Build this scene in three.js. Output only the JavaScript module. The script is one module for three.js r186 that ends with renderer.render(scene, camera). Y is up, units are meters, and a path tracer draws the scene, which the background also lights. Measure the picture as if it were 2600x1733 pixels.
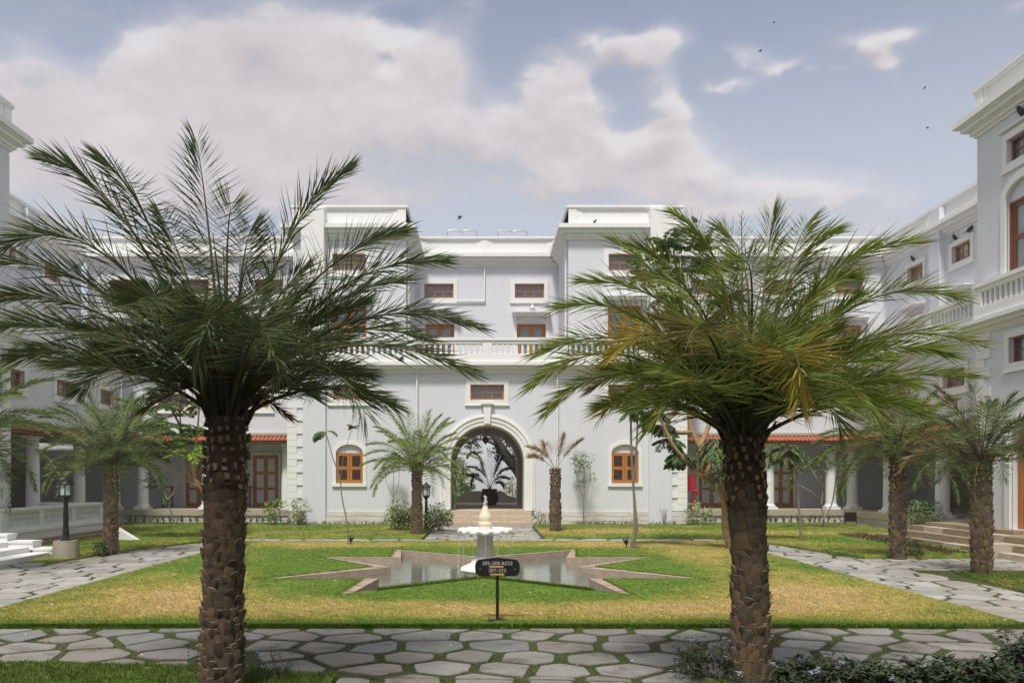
import * as THREE from 'three';
import { mergeGeometries } from 'three/addons/utils/BufferGeometryUtils.js';
import { FontLoader } from 'three/addons/loaders/FontLoader.js';
import { TextGeometry } from 'three/addons/geometries/TextGeometry.js';

// ---------- camera, exposure, sun ----------
const scene = new THREE.Scene();
const EYE = 2.4, FOC = 2150, CX = 1228, CY = 1207;      // eye height in metres; lens in pixels of the photograph
const camera = new THREE.PerspectiveCamera(2 * Math.atan(866.5 / FOC) * 180 / Math.PI, 2600 / 1733, 0.1, 6000);
camera.position.set(0, EYE, 0);
camera.lookAt(0, EYE, -10);
camera.setViewOffset(2600, 1733, 1300 - CX, 866.5 - CY, 2600, 1733);   // rising front: the lens is shifted up
const renderer = new THREE.WebGLRenderer({ antialias: true });
renderer.setSize(1024, 682);
renderer.toneMapping = THREE.LinearToneMapping;
renderer.toneMappingExposure = 1.12;
renderer.shadowMap.enabled = true;
const SUNDIR = new THREE.Vector3(-0.14, 0.86, 0.47).normalize();
const sun = new THREE.DirectionalLight(new THREE.Color(1.0, 0.95, 0.87), 3.4);
sun.position.copy(SUNDIR).multiplyScalar(120).add(new THREE.Vector3(0, 0, -25));
sun.target.position.set(0, 0, -25);
sun.castShadow = true; sun.shadow.radius = 16; sun.shadow.mapSize.set(4096, 4096);
Object.assign(sun.shadow.camera, { left: -40, right: 40, top: 40, bottom: -40, near: 1, far: 260 });
scene.add(sun, sun.target);

scene.fog = new THREE.FogExp2(new THREE.Color(0.95, 0.95, 0.96), 0.0008);   // dusty air

// ---------- random numbers and noise ----------
function rng(seed) { let a = seed >>> 0; return () => { a = (a + 0x6D2B79F5) >>> 0; let t = Math.imul(a ^ (a >>> 15), 1 | a); t = (t + Math.imul(t ^ (t >>> 7), 61 | t)) ^ t; return ((t ^ (t >>> 14)) >>> 0) / 4294967296; }; }
const hash3 = (x, y, z) => { let h = Math.imul(x, 374761393) ^ Math.imul(y, 668265263) ^ Math.imul(z, 2147483647 - 918273); h = Math.imul(h ^ (h >>> 13), 1274126177); return ((h ^ (h >>> 16)) >>> 0) / 4294967296; };
function noise3(x, y, z) {
  const xi = Math.floor(x), yi = Math.floor(y), zi = Math.floor(z); let u = x - xi, v = y - yi, w = z - zi;
  u = u * u * (3 - 2 * u); v = v * v * (3 - 2 * v); w = w * w * (3 - 2 * w);
  const L = (a, b, t) => a + (b - a) * t;
  const f = (k) => L(L(hash3(xi, yi, zi + k), hash3(xi + 1, yi, zi + k), u), L(hash3(xi, yi + 1, zi + k), hash3(xi + 1, yi + 1, zi + k), u), v);
  return L(f(0), f(1), w);
}
function fbm(x, y, z, oct, gain = 0.5) { let s = 0, a = 1, n = 0; for (let i = 0; i < oct; i++) { s += a * noise3(x, y, z); n += a; a *= gain; x = x * 2.03 + 17.3; y = y * 2.03 + 5.1; z = z * 2.03 + 9.7; } return s / n; }
const smooth = (a, b, x) => { const t = Math.min(1, Math.max(0, (x - a) / (b - a))); return t * t * (3 - 2 * t); };
const mix = (a, b, t) => a + (b - a) * t;
const clamp = (x, a, b) => Math.min(b, Math.max(a, x));

// ---------- sky: hazy blue with broad soft clouds ----------
{
  // cloud banks: where they stand (slopes x/z, y/z), how wide, how dense
  const blobs = [
    [-0.401, 0.495, 0.067, 0.046, 0.9], [-0.263, 0.495, 0.103, 0.067, 1], [-0.134, 0.5, 0.082, 0.046, 0.9], [-0.067, 0.448, 0.067, 0.067, 1], [-0.365, 0.433, 0.113, 0.062, 0.95],
    [-0.186, 0.417, 0.129, 0.062, 1], [-0.494, 0.407, 0.129, 0.067, 0.9], [-0.314, 0.361, 0.18, 0.046, 0.85], [-0.083, 0.387, 0.077, 0.041, 0.75], [-0.011, 0.376, 0.046, 0.021, 0.55],
    [0.036, 0.407, 0.031, 0.015, 0.6], [-0.54, 0.484, 0.062, 0.051, 0.65], [-0.443, 0.33, 0.154, 0.036, 0.6], [0.092, 0.443, 0.054, 0.044, 1.1], [0.077, 0.402, 0.046, 0.036, 1],
    [0.169, 0.497, 0.049, 0.028, 1], [0.21, 0.515, 0.026, 0.021, 0.7], [0.221, 0.433, 0.028, 0.036, 0.9], [0.2, 0.381, 0.072, 0.031, 1.1], [0.133, 0.366, 0.062, 0.031, 0.9],
    [0.087, 0.34, 0.046, 0.023, 0.75], [0.252, 0.351, 0.057, 0.021, 0.6], [0.303, 0.505, 0.031, 0.011, 0.5], [0.354, 0.489, 0.031, 0.011, 0.55], [0.298, 0.469, 0.031, 0.007, 0.5],
    [0.452, 0.502, 0.031, 0.023, 1], [0.488, 0.523, 0.031, 0.014, 0.75], [0.465, 0.474, 0.021, 0.016, 0.95], [0.411, 0.469, 0.021, 0.006, 0.55], [0.303, 0.315, 0.129, 0.031, 0.6],
    [-0.011, 0.531, 0.031, 0.031, 0.5], [0.627, 0.546, 0.021, 0.01, 0.45],
    [0.104, 0.334, 0.10, 0.026, 0.6], [0.406, 0.32, 0.10, 0.024, 0.5], [-0.211, 0.32, 0.15, 0.026, 0.5], [-0.02, 0.36, 0.07, 0.02, 0.45],
  ];
  const holes = [[-0.479, 0.525, 0.039, 0.026], [-0.103, 0.532, 0.028, 0.01], [-0.114, 0.495, 0.018, 0.011], [0.141, 0.453, 0.023, 0.012], [0.164, 0.415, 0.018, 0.018], [0.02, 0.484, 0.028, 0.041], [0.252, 0.469, 0.015, 0.026]];
  const field = (sx, sy) => { let m = 0, q = 0;
    for (const [bx0, by0, rx, ry, w] of blobs) { const dx = (sx - bx0) / rx, dy = (sy - by0) / ry, d = dx * dx + dy * dy; if (d < 7) m = 1 - (1 - m) * (1 - Math.min(.98, w * Math.exp(-d * .9))); }
    for (const [bx0, by0, rx, ry] of holes) { const dx = (sx - bx0) / rx, dy = (sy - by0) / ry, d = dx * dx + dy * dy; if (d < 7) q += Math.exp(-d); }
    return 1.02 * m - .5 * q; };
  const skyAt = (x, y, z, hi) => {
    const g = smooth(0.24, 0.56, y), h = smooth(0.5, 0.95, y), hz0 = smooth(.22, .0, y);
    let r = mix(mix(0.50, 0.225, g), 0.17, h), gg = mix(mix(0.545, 0.275, g), 0.225, h), b = mix(mix(0.635, 0.40, g), 0.345, h);
    r = mix(r, .66, hz0); gg = mix(gg, .66, hz0); b = mix(b, .68, hz0);
    const cs = x * SUNDIR.x + y * SUNDIR.y + z * SUNDIR.z, aur = 0.5 * Math.pow(Math.max(0, cs), 4) + 0.9 * Math.pow(Math.max(0, cs), 24);   // bright haze round the sun
    r += aur; gg += aur * 0.95; b += aur * 0.88;
    if (y > 0.005) {
      const k = 1 / (y + 0.35), qx = x * k, qz = z * k, oc = hi ? 7 : 4;
      const wx = fbm(qx * 3.2, y * 4, qz * 3.2 + 3, hi ? 4 : 2) - 0.5, wy = fbm(qx * 3.2 + 40, y * 4, qz * 3.2 + 7, hi ? 4 : 2) - 0.5;
      const n = fbm(qx * 6 + wx, y * 9 + wy, qz * 6, oc, 0.6), n2 = hi ? fbm(qx * 17 + wx * 3, y * 24 + wy * 3, qz * 17, 6, 0.62) : .5;
      let f = 0.44 + 0.14 * fbm(qx * 1.3, 50, qz * 1.3, 2), lit = 0;          // sky in general: broken clouds
      if (z < -0.15) {
        const ju = (n2 - .5) * .05, jv = (n - .5) * .09, sx = x / -z + wx * 0.06 + ju, sy = y / -z + wy * 0.06 + jv, inF = smooth(0.85, 0.65, Math.abs(x / -z)) * smooth(0.75, 0.60, y / -z);
        const m = field(sx, sy); lit = hi ? (m - field(sx + .004, sy + .016)) * inF : 0; f = mix(f, m, inF);
      }
      const e = f + (n - 0.5) * 0.9 + (n2 - 0.5) * 0.5, cov = Math.max(smooth(0.36, 0.72, e), 0.5 * smooth(0.08, 0.7, e)), den = clamp(0.5 + (n - .5) * .7 + (n2 - .5) * 1.0 + lit * 1.6, 0, 1);
      const a = cov * 0.93 * smooth(0.02, 0.2, y), cl = mix(0.50, 0.70, den), s2 = mix(0.97, 1, den);
      r = mix(r, cl * 1.01 + aur, a); gg = mix(gg, cl * 0.97 * s2 + aur * .96, a); b = mix(b, cl * 1.005 * s2 + aur * .9, a);
    }
    if (y < 0) { const t = smooth(0, -0.08, y); r = mix(r, 0.22, t); gg = mix(gg, 0.22, t); b = mix(b, 0.2, t); }
    return [r, gg, b];
  };
  const dir = (u, v) => { const th = (v - 0.5) * Math.PI, ph = (u - 0.5) * 2 * Math.PI, c = Math.cos(th); return [Math.cos(ph) * c, Math.sin(th), Math.sin(ph) * c]; };
  const w0 = 512, h0 = 256, coarse = new Float32Array(w0 * h0 * 3); for (let j = 0; j < h0; j++) for (let i = 0; i < w0; i++) coarse.set(skyAt(...dir((i + .5) / w0, (j + .5) / h0), false), (j * w0 + i) * 3);
  const W = 3072, H = 1536, data = new Float32Array(W * H * 4);
  for (let j = 0; j < H; j++) for (let i = 0; i < W; i++) {
    const u = (i + .5) / W, v = (j + .5) / H, [x, y, z] = dir(u, v), o = (j * W + i) * 4; data[o + 3] = 1;
    const near = z < -.2 && y > -.02 ? smooth(.78, .68, Math.abs(x / -z)) * smooth(.68, .6, y / -z) : 0; let c = null;
    if (near > 0) c = skyAt(x, y, z, true);
    if (near < 1) { const p = u * w0 - .5, q = clamp(v * h0 - .5, 0, h0 - 1.001), i0 = Math.floor(p), j0 = q | 0, fu = p - i0, fv = q - j0, A = (a, b, k) => coarse[(b * w0 + ((a + w0) % w0)) * 3 + k], d = [0, 1, 2].map((k) => mix(mix(A(i0, j0, k), A(i0 + 1, j0, k), fu), mix(A(i0, j0 + 1, k), A(i0 + 1, j0 + 1, k), fu), fv)); c = c ? c.map((t, k) => mix(d[k], t, near)) : d; }
    data[o] = c[0]; data[o + 1] = c[1]; data[o + 2] = c[2];
  }
  const t = new THREE.DataTexture(data, W, H, THREE.RGBAFormat, THREE.FloatType);
  t.mapping = THREE.EquirectangularReflectionMapping; t.magFilter = THREE.LinearFilter; t.minFilter = THREE.LinearFilter; t.wrapS = THREE.RepeatWrapping; t.needsUpdate = true;
  scene.background = t; scene.environment = t;
}

// ---------- textures ----------
function lattice(size, period, seed) {      // tileable value noise, 0..1
  const r = rng(seed), g = Float32Array.from({ length: period * period }, r), o = new Float32Array(size * size), f = period / size;
  for (let j = 0; j < size; j++) for (let i = 0; i < size; i++) {
    const x = i * f, y = j * f, xi = x | 0, yi = y | 0; let u = x - xi, v = y - yi; u = u * u * (3 - 2 * u); v = v * v * (3 - 2 * v);
    const a = yi * period, b = ((yi + 1) % period) * period, x1 = (xi + 1) % period;
    o[j * size + i] = mix(mix(g[a + xi], g[a + x1], u), mix(g[b + xi], g[b + x1], u), v);
  }
  return o;
}
function tfbm(size, periods, seed, gain = 0.6) { const o = new Float32Array(size * size); let a = 1, n = 0; periods.forEach((p, k) => { const l = lattice(size, p, seed + k * 31); for (let i = 0; i < o.length; i++) o[i] += a * l[i]; n += a; a *= gain; }); for (let i = 0; i < o.length; i++) o[i] /= n; return o; }
const S8 = (v) => Math.round(255 * clamp(v <= 0.0031308 ? 12.92 * v : 1.055 * Math.pow(v, 1 / 2.4) - 0.055, 0, 1));
function texture(w, h, fn, metres, srgb = true) {   // fn(i, j) gives linear rgb
  const d = new Uint8Array(w * h * 4);
  for (let j = 0; j < h; j++) for (let i = 0; i < w; i++) { const c = fn(i, j), o = (j * w + i) * 4; for (let k = 0; k < 3; k++) d[o + k] = srgb ? S8(c[k]) : Math.round(255 * clamp(c[k], 0, 1)); d[o + 3] = 255; }
  const t = new THREE.DataTexture(d, w, h); t.wrapS = t.wrapT = THREE.RepeatWrapping; t.magFilter = THREE.LinearFilter; t.minFilter = THREE.LinearMipmapLinearFilter; t.generateMipmaps = true;
  if (srgb) t.colorSpace = THREE.SRGBColorSpace; if (metres) t.repeat.set(1 / metres, 1 / metres); t.needsUpdate = true; return t;
}
const std = (o) => new THREE.MeshStandardMaterial(o);
const col = (r, g, b) => new THREE.Color().setRGB(r, g, b);
function limewash(base, amp, seed) {           // lime washed plaster: patchy coats and faint vertical runs of rain dirt
  const n = 512, a = tfbm(n, [3, 6, 12, 24], seed), s = lattice(n, 128, seed + 3), s2 = lattice(n, 64, seed + 5), f = tfbm(n, [64, 128, 256], seed + 9), d = base.map((v, k) => v * [.70, .68, .62][k]);
  const map = texture(n, n, (i, j) => { const p = j * n + i, st = (s[(j >> 6) * n + i] * .5 + s2[(j >> 5) * n + i] * .5), run = .55 * smooth(.66, .95, st) * smooth(.35, .7, a[p]) + .25 * smooth(.6, .75, a[(p * 5 + 77) % (n * n)] * .3 + a[p] * .7), k = 1 + (a[p] - .5) * amp * 2 + (f[p] - .5) * amp; return base.map((v, c) => mix(v, d[c], run * .5) * k); }, 5.3);
  return std({ map, bumpMap: texture(n, n, (i, j) => { const v = .5 * f[j * n + i] + .5 * a[j * n + i]; return [v, v, v]; }, 2.1, false), bumpScale: .006, roughness: .85 });
}
function mottled(base, amp, metres, seed, extra = {}) {
  const n = 256, a = tfbm(n, [4, 8, 16, 32], seed), f = tfbm(n, [64, 128], seed + 9);
  const map = texture(n, n, (i, j) => { const k = 1 + (a[j * n + i] - 0.5) * amp * 2 + (f[j * n + i] - 0.5) * amp; return base.map((v) => v * k); }, metres);
  const bump = texture(n, n, (i, j) => { const v = 0.6 * f[j * n + i] + 0.4 * a[j * n + i]; return [v, v, v]; }, metres, false);
  return std({ map, bumpMap: bump, bumpScale: 0.004, roughness: 0.85, ...extra });
}
function stoneTex(base, warm, metres, seed, stain) {
  const n = 512, a = tfbm(n, [3, 6, 12, 24], seed), b = tfbm(n, [5, 10, 20, 40, 80], seed + 5), f = tfbm(n, [100, 200], seed + 9);
  return { map: texture(n, n, (i, j) => { const p = j * n + i, k = 0.72 + 0.36 * a[p] + 0.28 * (f[p] - 0.5) + 0.1, w = smooth(0.45, 0.65, b[p]), s = stain * smooth(0.58, 0.72, b[(p * 7 + 13) % (n * n)] * 0.25 + b[p] * 0.75); return base.map((v, c) => mix(mix(v, warm[c], w * 0.6) * k, 0.06, s)); }, metres),
    bumpMap: texture(n, n, (i, j) => { const p = j * n + i, v = 0.5 * b[p] + 0.5 * f[p]; return [v, v, v]; }, metres, false) };
}
const woodTex = (() => { const n = 256, a = tfbm(n, [4, 8, 16], 71), f = lattice(n, 128, 77); return (c) => texture(n, n, (i, j) => { const g = 0.5 + 0.5 * Math.sin(i * 0.55 + a[j * n + i] * 9), k = 0.78 + 0.3 * g * a[j * n + i] + 0.25 * (f[(j >> 3) * n + i] - 0.5) + 0.1; return c.map((v) => v * k); }, 0.6); })();
const M = {
  wall: limewash([0.625, 0.635, 0.685], 0.05, 11),
  trim: limewash([0.74, 0.745, 0.73], 0.04, 12),
  plinth: std({ ...stoneTex([0.66, 0.64, 0.61], [0.52, 0.45, 0.38], 2.0, 13, 0.35), bumpScale: 0.006, roughness: 0.9 }),
  granite: std({ ...stoneTex([0.52, 0.44, 0.34], [0.46, 0.33, 0.21], 1.6, 14, 0.15), bumpScale: 0.006, roughness: 0.85 }),
  brownStone: std({ ...stoneTex([0.30, 0.24, 0.16], [0.22, 0.14, 0.08], 1.2, 15, 0.6), bumpScale: 0.01, roughness: 0.9 }),
  rim: std({ ...stoneTex([0.37, 0.295, 0.23], [0.26, 0.155, 0.08], 0.9, 16, 0.9), bumpScale: 0.008, roughness: 0.85 }),
  wood: std({ map: woodTex([0.42, 0.155, 0.03]), roughness: 0.5 }),
  darkWood: std({ map: woodTex([0.20, 0.062, 0.022]), roughness: 0.5 }),
  redWood: std({ map: woodTex([0.45, 0.17, 0.04]), roughness: 0.5 }),
  louvre: std({ map: woodTex([0.075, 0.04, 0.02]), roughness: 0.6 }),
  curtain: mottled([0.42, 0.42, 0.43], 0.1, .5, 27),
  glass: new THREE.MeshPhysicalMaterial({ color: col(.86, .88, .9), transmission: 1, roughness: .03, thickness: 0, ior: 1.5 }),
  lens: std({ color: col(0.11, 0.115, 0.125), roughness: 0.08, metalness: 0 }),
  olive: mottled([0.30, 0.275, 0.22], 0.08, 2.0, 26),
  tile: mottled([0.34, 0.10, 0.05], 0.25, 0.9, 19, { roughness: 0.75 }),
  iron: std({ color: col(0.012, 0.012, 0.013), roughness: 0.42 }),
  frosted: std({ color: col(0.55, 0.62, 0.58), roughness: 0.35 }),
  cream: mottled([0.70, 0.62, 0.48], 0.08, 0.7, 20, { roughness: 0.6 }),
  marble: mottled([0.80, 0.79, 0.76], 0.06, 0.6, 21, { roughness: 0.5 }),
  marbleGrey: mottled([0.52, 0.50, 0.43], 0.18, 0.5, 22, { roughness: 0.6 }),
  steel: std({ color: col(0.45, 0.45, 0.44), roughness: 0.35, metalness: 0.8 }),
  red: std({ color: col(0.42, 0.012, 0.02), roughness: 0.35 }),
  maroon: std({ color: col(0.28, 0.012, 0.03), roughness: 0.4 }),
  floor: mottled([0.34, 0.31, 0.27], 0.12, 1.4, 23, { roughness: 0.7 }),
  passage: mottled([0.60, 0.575, 0.50], 0.12, 1.8, 24),
  concrete: mottled([0.40, 0.36, 0.28], 0.16, 0.8, 25),
  gold: std({ color: col(0.55, 0.36, 0.12), roughness: 0.4 }),
  letter: std({ color: col(0.62, 0.60, 0.55), roughness: 0.5 }),
  pigeon: std({ color: col(0.03, 0.032, 0.038), roughness: 0.7 }),
};

// ---------- geometry helpers ----------
const V3 = (x, y, z) => new THREE.Vector3(x, y, z);
const at = (px, py, D) => V3((px - CX) * D / FOC, EYE - (py - CY) * D / FOC, -D);   // a point seen at px,py at depth D
function clean(g, c) {                       // plain triangles with uv in metres by the way a face points
  if (g.index) g = g.toNonIndexed();
  if (!g.attributes.normal) g.computeVertexNormals();
  const p = g.attributes.position, n = g.attributes.normal, uv = new Float32Array(p.count * 2);
  for (let i = 0; i < p.count; i += 3) {
    const ax = Math.abs(n.getX(i)) , ay = Math.abs(n.getY(i)), az = Math.abs(n.getZ(i));
    for (let k = i; k < i + 3; k++) { const x = p.getX(k), y = p.getY(k), z = p.getZ(k); uv[2 * k] = ay > ax && ay > az ? x : ax > az ? z : x; uv[2 * k + 1] = ay > ax && ay > az ? z : y; }
  }
  const o = new THREE.BufferGeometry(); o.setAttribute('position', p); o.setAttribute('normal', n); o.setAttribute('uv', new THREE.BufferAttribute(uv, 2));
  if (c) { const cc = new Float32Array(p.count * 3); for (let i = 0; i < p.count; i++) { cc[3 * i] = c[0]; cc[3 * i + 1] = c[1]; cc[3 * i + 2] = c[2]; } o.setAttribute('color', new THREE.BufferAttribute(cc, 3)); }
  else if (g.attributes.color) o.setAttribute('color', g.attributes.color);
  return o;
}
const join = (list) => { list = [list].flat(9).filter(Boolean).map((g) => clean(g)); return list.length === 1 ? list[0] : mergeGeometries(list); };
function bx(x0, x1, y0, y1, z0, z1) { if (x1 < x0) [x0, x1] = [x1, x0]; const g = new THREE.BoxGeometry(x1 - x0, y1 - y0, z1 - z0); g.translate((x0 + x1) / 2, (y0 + y1) / 2, (z0 + z1) / 2); return g; }
function cyl(x, y, z, r0, r1, h, seg = 16) { const g = new THREE.CylinderGeometry(r1, r0, h, seg); g.translate(x, y + h / 2, z); return g; }
function lathe(pts, seg = 24, x = 0, y = 0, z = 0) { const g = new THREE.LatheGeometry(pts.map(([a, b]) => new THREE.Vector2(a, b)), seg); g.translate(x, y, z); return g; }
function ball(x, y, z, rx, ry = rx, rz = rx, w = 12, h = 8) { const g = new THREE.SphereGeometry(1, w, h); g.scale(rx, ry, rz); g.translate(x, y, z); return g; }
function extrude(shape, depth, z = 0, seg = 16) { const g = new THREE.ExtrudeGeometry(shape, { depth, bevelEnabled: false, curveSegments: seg }); g.translate(0, 0, z); return g; }
function rectShape(x0, x1, y0, y1, C = THREE.Shape) { const s = new C(); s.moveTo(x0, y0); s.lineTo(x1, y0); s.lineTo(x1, y1); s.lineTo(x0, y1); s.closePath(); return s; }
function archShape(x0, x1, y0, ys, rise, C = THREE.Shape, n = 20) { const s = new C(), cx = (x0 + x1) / 2, rx = (x1 - x0) / 2; s.moveTo(x0, y0); s.lineTo(x1, y0); for (let i = 0; i <= n; i++) { const t = Math.PI * i / n; s.lineTo(cx + rx * Math.cos(t), ys + rise * Math.sin(t)); } s.closePath(); return s; }
function tube(pts, rad, seg = 8) {           // tapered tube through points; rad(t) or [r0, r1]
  const r = Array.isArray(rad) ? (t) => mix(rad[0], rad[1], t) : rad, N = pts.length, pos = [], nor = [], idx = [];
  let ref = V3(0.31, 0.2, 0.93);
  for (let i = 0; i < N; i++) {
    const T = pts[Math.min(N - 1, i + 1)].clone().sub(pts[Math.max(0, i - 1)]).normalize();
    if (Math.abs(T.dot(ref)) > 0.95) ref = V3(1, 0, 0);
    const A = ref.clone().addScaledVector(T, -ref.dot(T)).normalize(), B = T.clone().cross(A); ref = A.clone(); const R = r(i / (N - 1));
    for (let k = 0; k < seg; k++) { const a = 2 * Math.PI * k / seg, n = A.clone().multiplyScalar(Math.cos(a)).addScaledVector(B, Math.sin(a)); pos.push(pts[i].x + n.x * R, pts[i].y + n.y * R, pts[i].z + n.z * R); nor.push(n.x, n.y, n.z); }
  }
  for (let i = 0; i < N - 1; i++) for (let k = 0; k < seg; k++) { const a = i * seg + k, b = i * seg + (k + 1) % seg, c = a + seg, d = b + seg; idx.push(a, b, c, b, d, c); }
  const g = new THREE.BufferGeometry(); g.setAttribute('position', new THREE.Float32BufferAttribute(pos, 3)); g.setAttribute('normal', new THREE.Float32BufferAttribute(nor, 3)); g.setIndex(idx); return g;
}
function spline(pts, n) { const c = new THREE.CatmullRomCurve3(pts, false, 'centripetal'); return c.getPoints(n); }
const bez = (a, c, b, n) => Array.from({ length: n + 1 }, (_, i) => { const t = i / n, u = 1 - t; return V3(u * u * a.x + 2 * u * t * c.x + t * t * b.x, u * u * a.y + 2 * u * t * c.y + t * t * b.y, u * u * a.z + 2 * u * t * c.z + t * t * b.z); });
class Tris {                                 // loose triangles with a colour each (leaves)
  constructor() { this.p = []; this.c = []; }
  tri(a, b, c, k) { this.p.push(a.x, a.y, a.z, b.x, b.y, b.z, c.x, c.y, c.z); for (let i = 0; i < 3; i++) this.c.push(k[0], k[1], k[2]); }
  leaf(base, dir, nrm, len, wid, k, fold = 0.25, droop = 0) {   // a folded pointed leaf of four triangles
    const s = dir.clone().cross(nrm).normalize(), m = base.clone().addScaledVector(dir, len * 0.45), tip = base.clone().addScaledVector(dir, len); tip.y -= droop * len; m.y -= droop * len * 0.25;
    const l = m.clone().addScaledVector(s, wid / 2).addScaledVector(nrm, wid * fold), r = m.clone().addScaledVector(s, -wid / 2).addScaledVector(nrm, wid * fold);
    this.tri(base, m, l, k); this.tri(m, tip, l, k); this.tri(base, r, m, k); this.tri(m, r, tip, k);
  }
  flat(base, dir, nrm, len, wid, k, at2 = 0.4) { const s = dir.clone().cross(nrm).normalize(), m = base.clone().addScaledVector(dir, len * at2), tip = base.clone().addScaledVector(dir, len), l = m.clone().addScaledVector(s, wid / 2), r = m.clone().addScaledVector(s, -wid / 2); this.tri(base, r, l, k); this.tri(l, r, tip, k); }
  add(g, k) { g = g.index ? g.toNonIndexed() : g; const p = g.attributes.position; for (let i = 0; i < p.count; i++) { this.p.push(p.getX(i), p.getY(i), p.getZ(i)); this.c.push(k[0], k[1], k[2]); } }
  geo() { const g = new THREE.BufferGeometry(); g.setAttribute('position', new THREE.Float32BufferAttribute(this.p, 3)); g.setAttribute('color', new THREE.Float32BufferAttribute(this.c, 3)); g.computeVertexNormals(); return g; }
}
const used = {};
const numbered = (n) => { const k = used[n] = (used[n] ?? -1) + 1; return k ? n + '_' + String(k).padStart(3, '0') : n; };
function tag(o, label, category, group, kind) { o.userData.label = label; o.userData.category = category; if (group) o.userData.group = group; if (kind) o.userData.kind = kind; return o; }
function thing(name, label, category, pos = [0, 0, 0], turn = 0, group) { const o = new THREE.Group(); o.name = numbered(name); o.position.set(...pos); o.rotation.y = turn; scene.add(o); return tag(o, label, category, group); }
function part(parent, name, geos, mat, label) { const m = new THREE.Mesh(Array.isArray(geos) ? join(geos) : geos, mat); m.name = name; m.castShadow = m.receiveShadow = true; parent.add(m); if (label) m.userData.label = label; return m; }
function struct(name, geos, mat, label) { const m = part(scene, numbered(name), geos, mat, label); m.userData.kind = 'structure'; return m; }
const leafMat = (rough = 0.6) => std({ vertexColors: true, side: THREE.DoubleSide, roughness: rough });
M.leaf = new THREE.MeshPhysicalMaterial({ vertexColors: true, side: THREE.DoubleSide, roughness: .6, transmission: .38, thickness: 0, specularIntensity: .5 }); M.leafMatte = leafMat(0.75);
// ---------- parts shared by the palace buildings ----------
const shared = {};
const once = (key, make) => shared[key] ??= make();
function cornice(parent, x0, x1, y0, y1, zb, zf, proj, ends = [1, 1], name = 'cornice') {   // stepped mouldings that turn the corner at open ends
  const h = y1 - y0, L = [[0, .16, .14], [.16, .34, .3], [.34, .42, .42], [.42, .62, .66], [.62, .7, .8], [.7, 1, 1]];
  return part(parent, name, L.map(([a, b, p], i) => bx(x0 - proj * p * ends[0], x1 + proj * p * ends[1], y0 + h * a - (i ? .003 : 0), y0 + h * b, zb, zf + proj * p)), M.trim);
}
function parapet(parent, x0, x1, y0, y1, zb, zf, posts) {                   // solid parapet with posts, round-cornered sunk panels and a coping
  part(parent, 'parapet', bx(x0, x1, y0, y1 - .12, zb, zf), M.trim);
  for (let i = 0; i + 1 < posts.length; i++) {
    const a = posts[i] + .2, b = posts[i + 1] - .2; if (b - a < .6) continue;
    const s = rectShape(a, b, y0, y1 - .12), h = new THREE.Path(), m = .22, l = y0 + .34, r = .22, u = y1 - .16;
    h.moveTo(a + m, u); h.lineTo(a + m, l + r); h.quadraticCurveTo(a + m, l, a + m + r, l); h.lineTo(b - m - r, l); h.quadraticCurveTo(b - m, l, b - m, l + r); h.lineTo(b - m, u); h.closePath(); s.holes.push(h);
    part(parent, 'parapet_panel', extrude(s, .035, zf), M.trim);
  }
  for (const p of posts) part(parent, 'parapet_post', bx(p - .2, p + .2, y0, y1 - .118, zf - .02, zf + .08), M.trim);
  part(parent, 'coping', [bx(x0 - .1, x1 + .1, y1 - .12, y1, zb - .03, zf + .13), bx(x0 - .05, x1 + .05, y1 - .17, y1 - .121, zf - .01, zf + .1)], M.trim);
}
function wallSheet(parent, x0, x1, y0, y1, zf, depth, holes, mat = M.wall, name = 'wall') { const s = rectShape(x0, x1, y0, y1); s.holes.push(...holes); return part(parent, name, extrude(s, depth, zf - depth), mat); }
function archBand(cx, x0, x1, y0, ys, rise0, rise1, n = 28) {   // band between an inner and an outer arch, standing on two feet
  const s = new THREE.Shape(); s.moveTo(cx + x0, y0); s.lineTo(cx + x1, y0); for (let i = 0; i <= n; i++) { const t = Math.PI * i / n; s.lineTo(cx + x1 * Math.cos(t), ys + rise1 * Math.sin(t)); }
  s.lineTo(cx - x1, y0); s.lineTo(cx - x0, y0); for (let i = n; i >= 0; i--) { const t = Math.PI * i / n; s.lineTo(cx + x0 * Math.cos(t), ys + rise0 * Math.sin(t)); } s.closePath(); return s;
}
const rectHole = (x, y, w, h) => rectShape(x - w / 2, x + w / 2, y, y + h, THREE.Path);
const ringBoxes = (w, h, t, z0, z1) => [bx(-w / 2 - t, w / 2 + t, -t, 0, z0, z1), bx(-w / 2 - t, w / 2 + t, h, h + t, z0, z1), bx(-w / 2 - t, -w / 2, 0, h, z0, z1), bx(w / 2, w / 2 + t, 0, h, z0, z1)];
function curtainGeo(w, h) { const s = new THREE.Shape(), n = Math.round(w / .09); s.moveTo(-w / 2, -.02); for (let i = 0; i <= n; i++) s.lineTo(-w / 2 + w * i / n, (i % 2) * .035); s.lineTo(w / 2, -.02); s.closePath(); const g = extrude(s, h, 0); g.rotateX(-Math.PI / 2); return g; }   // hanging folds
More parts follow.
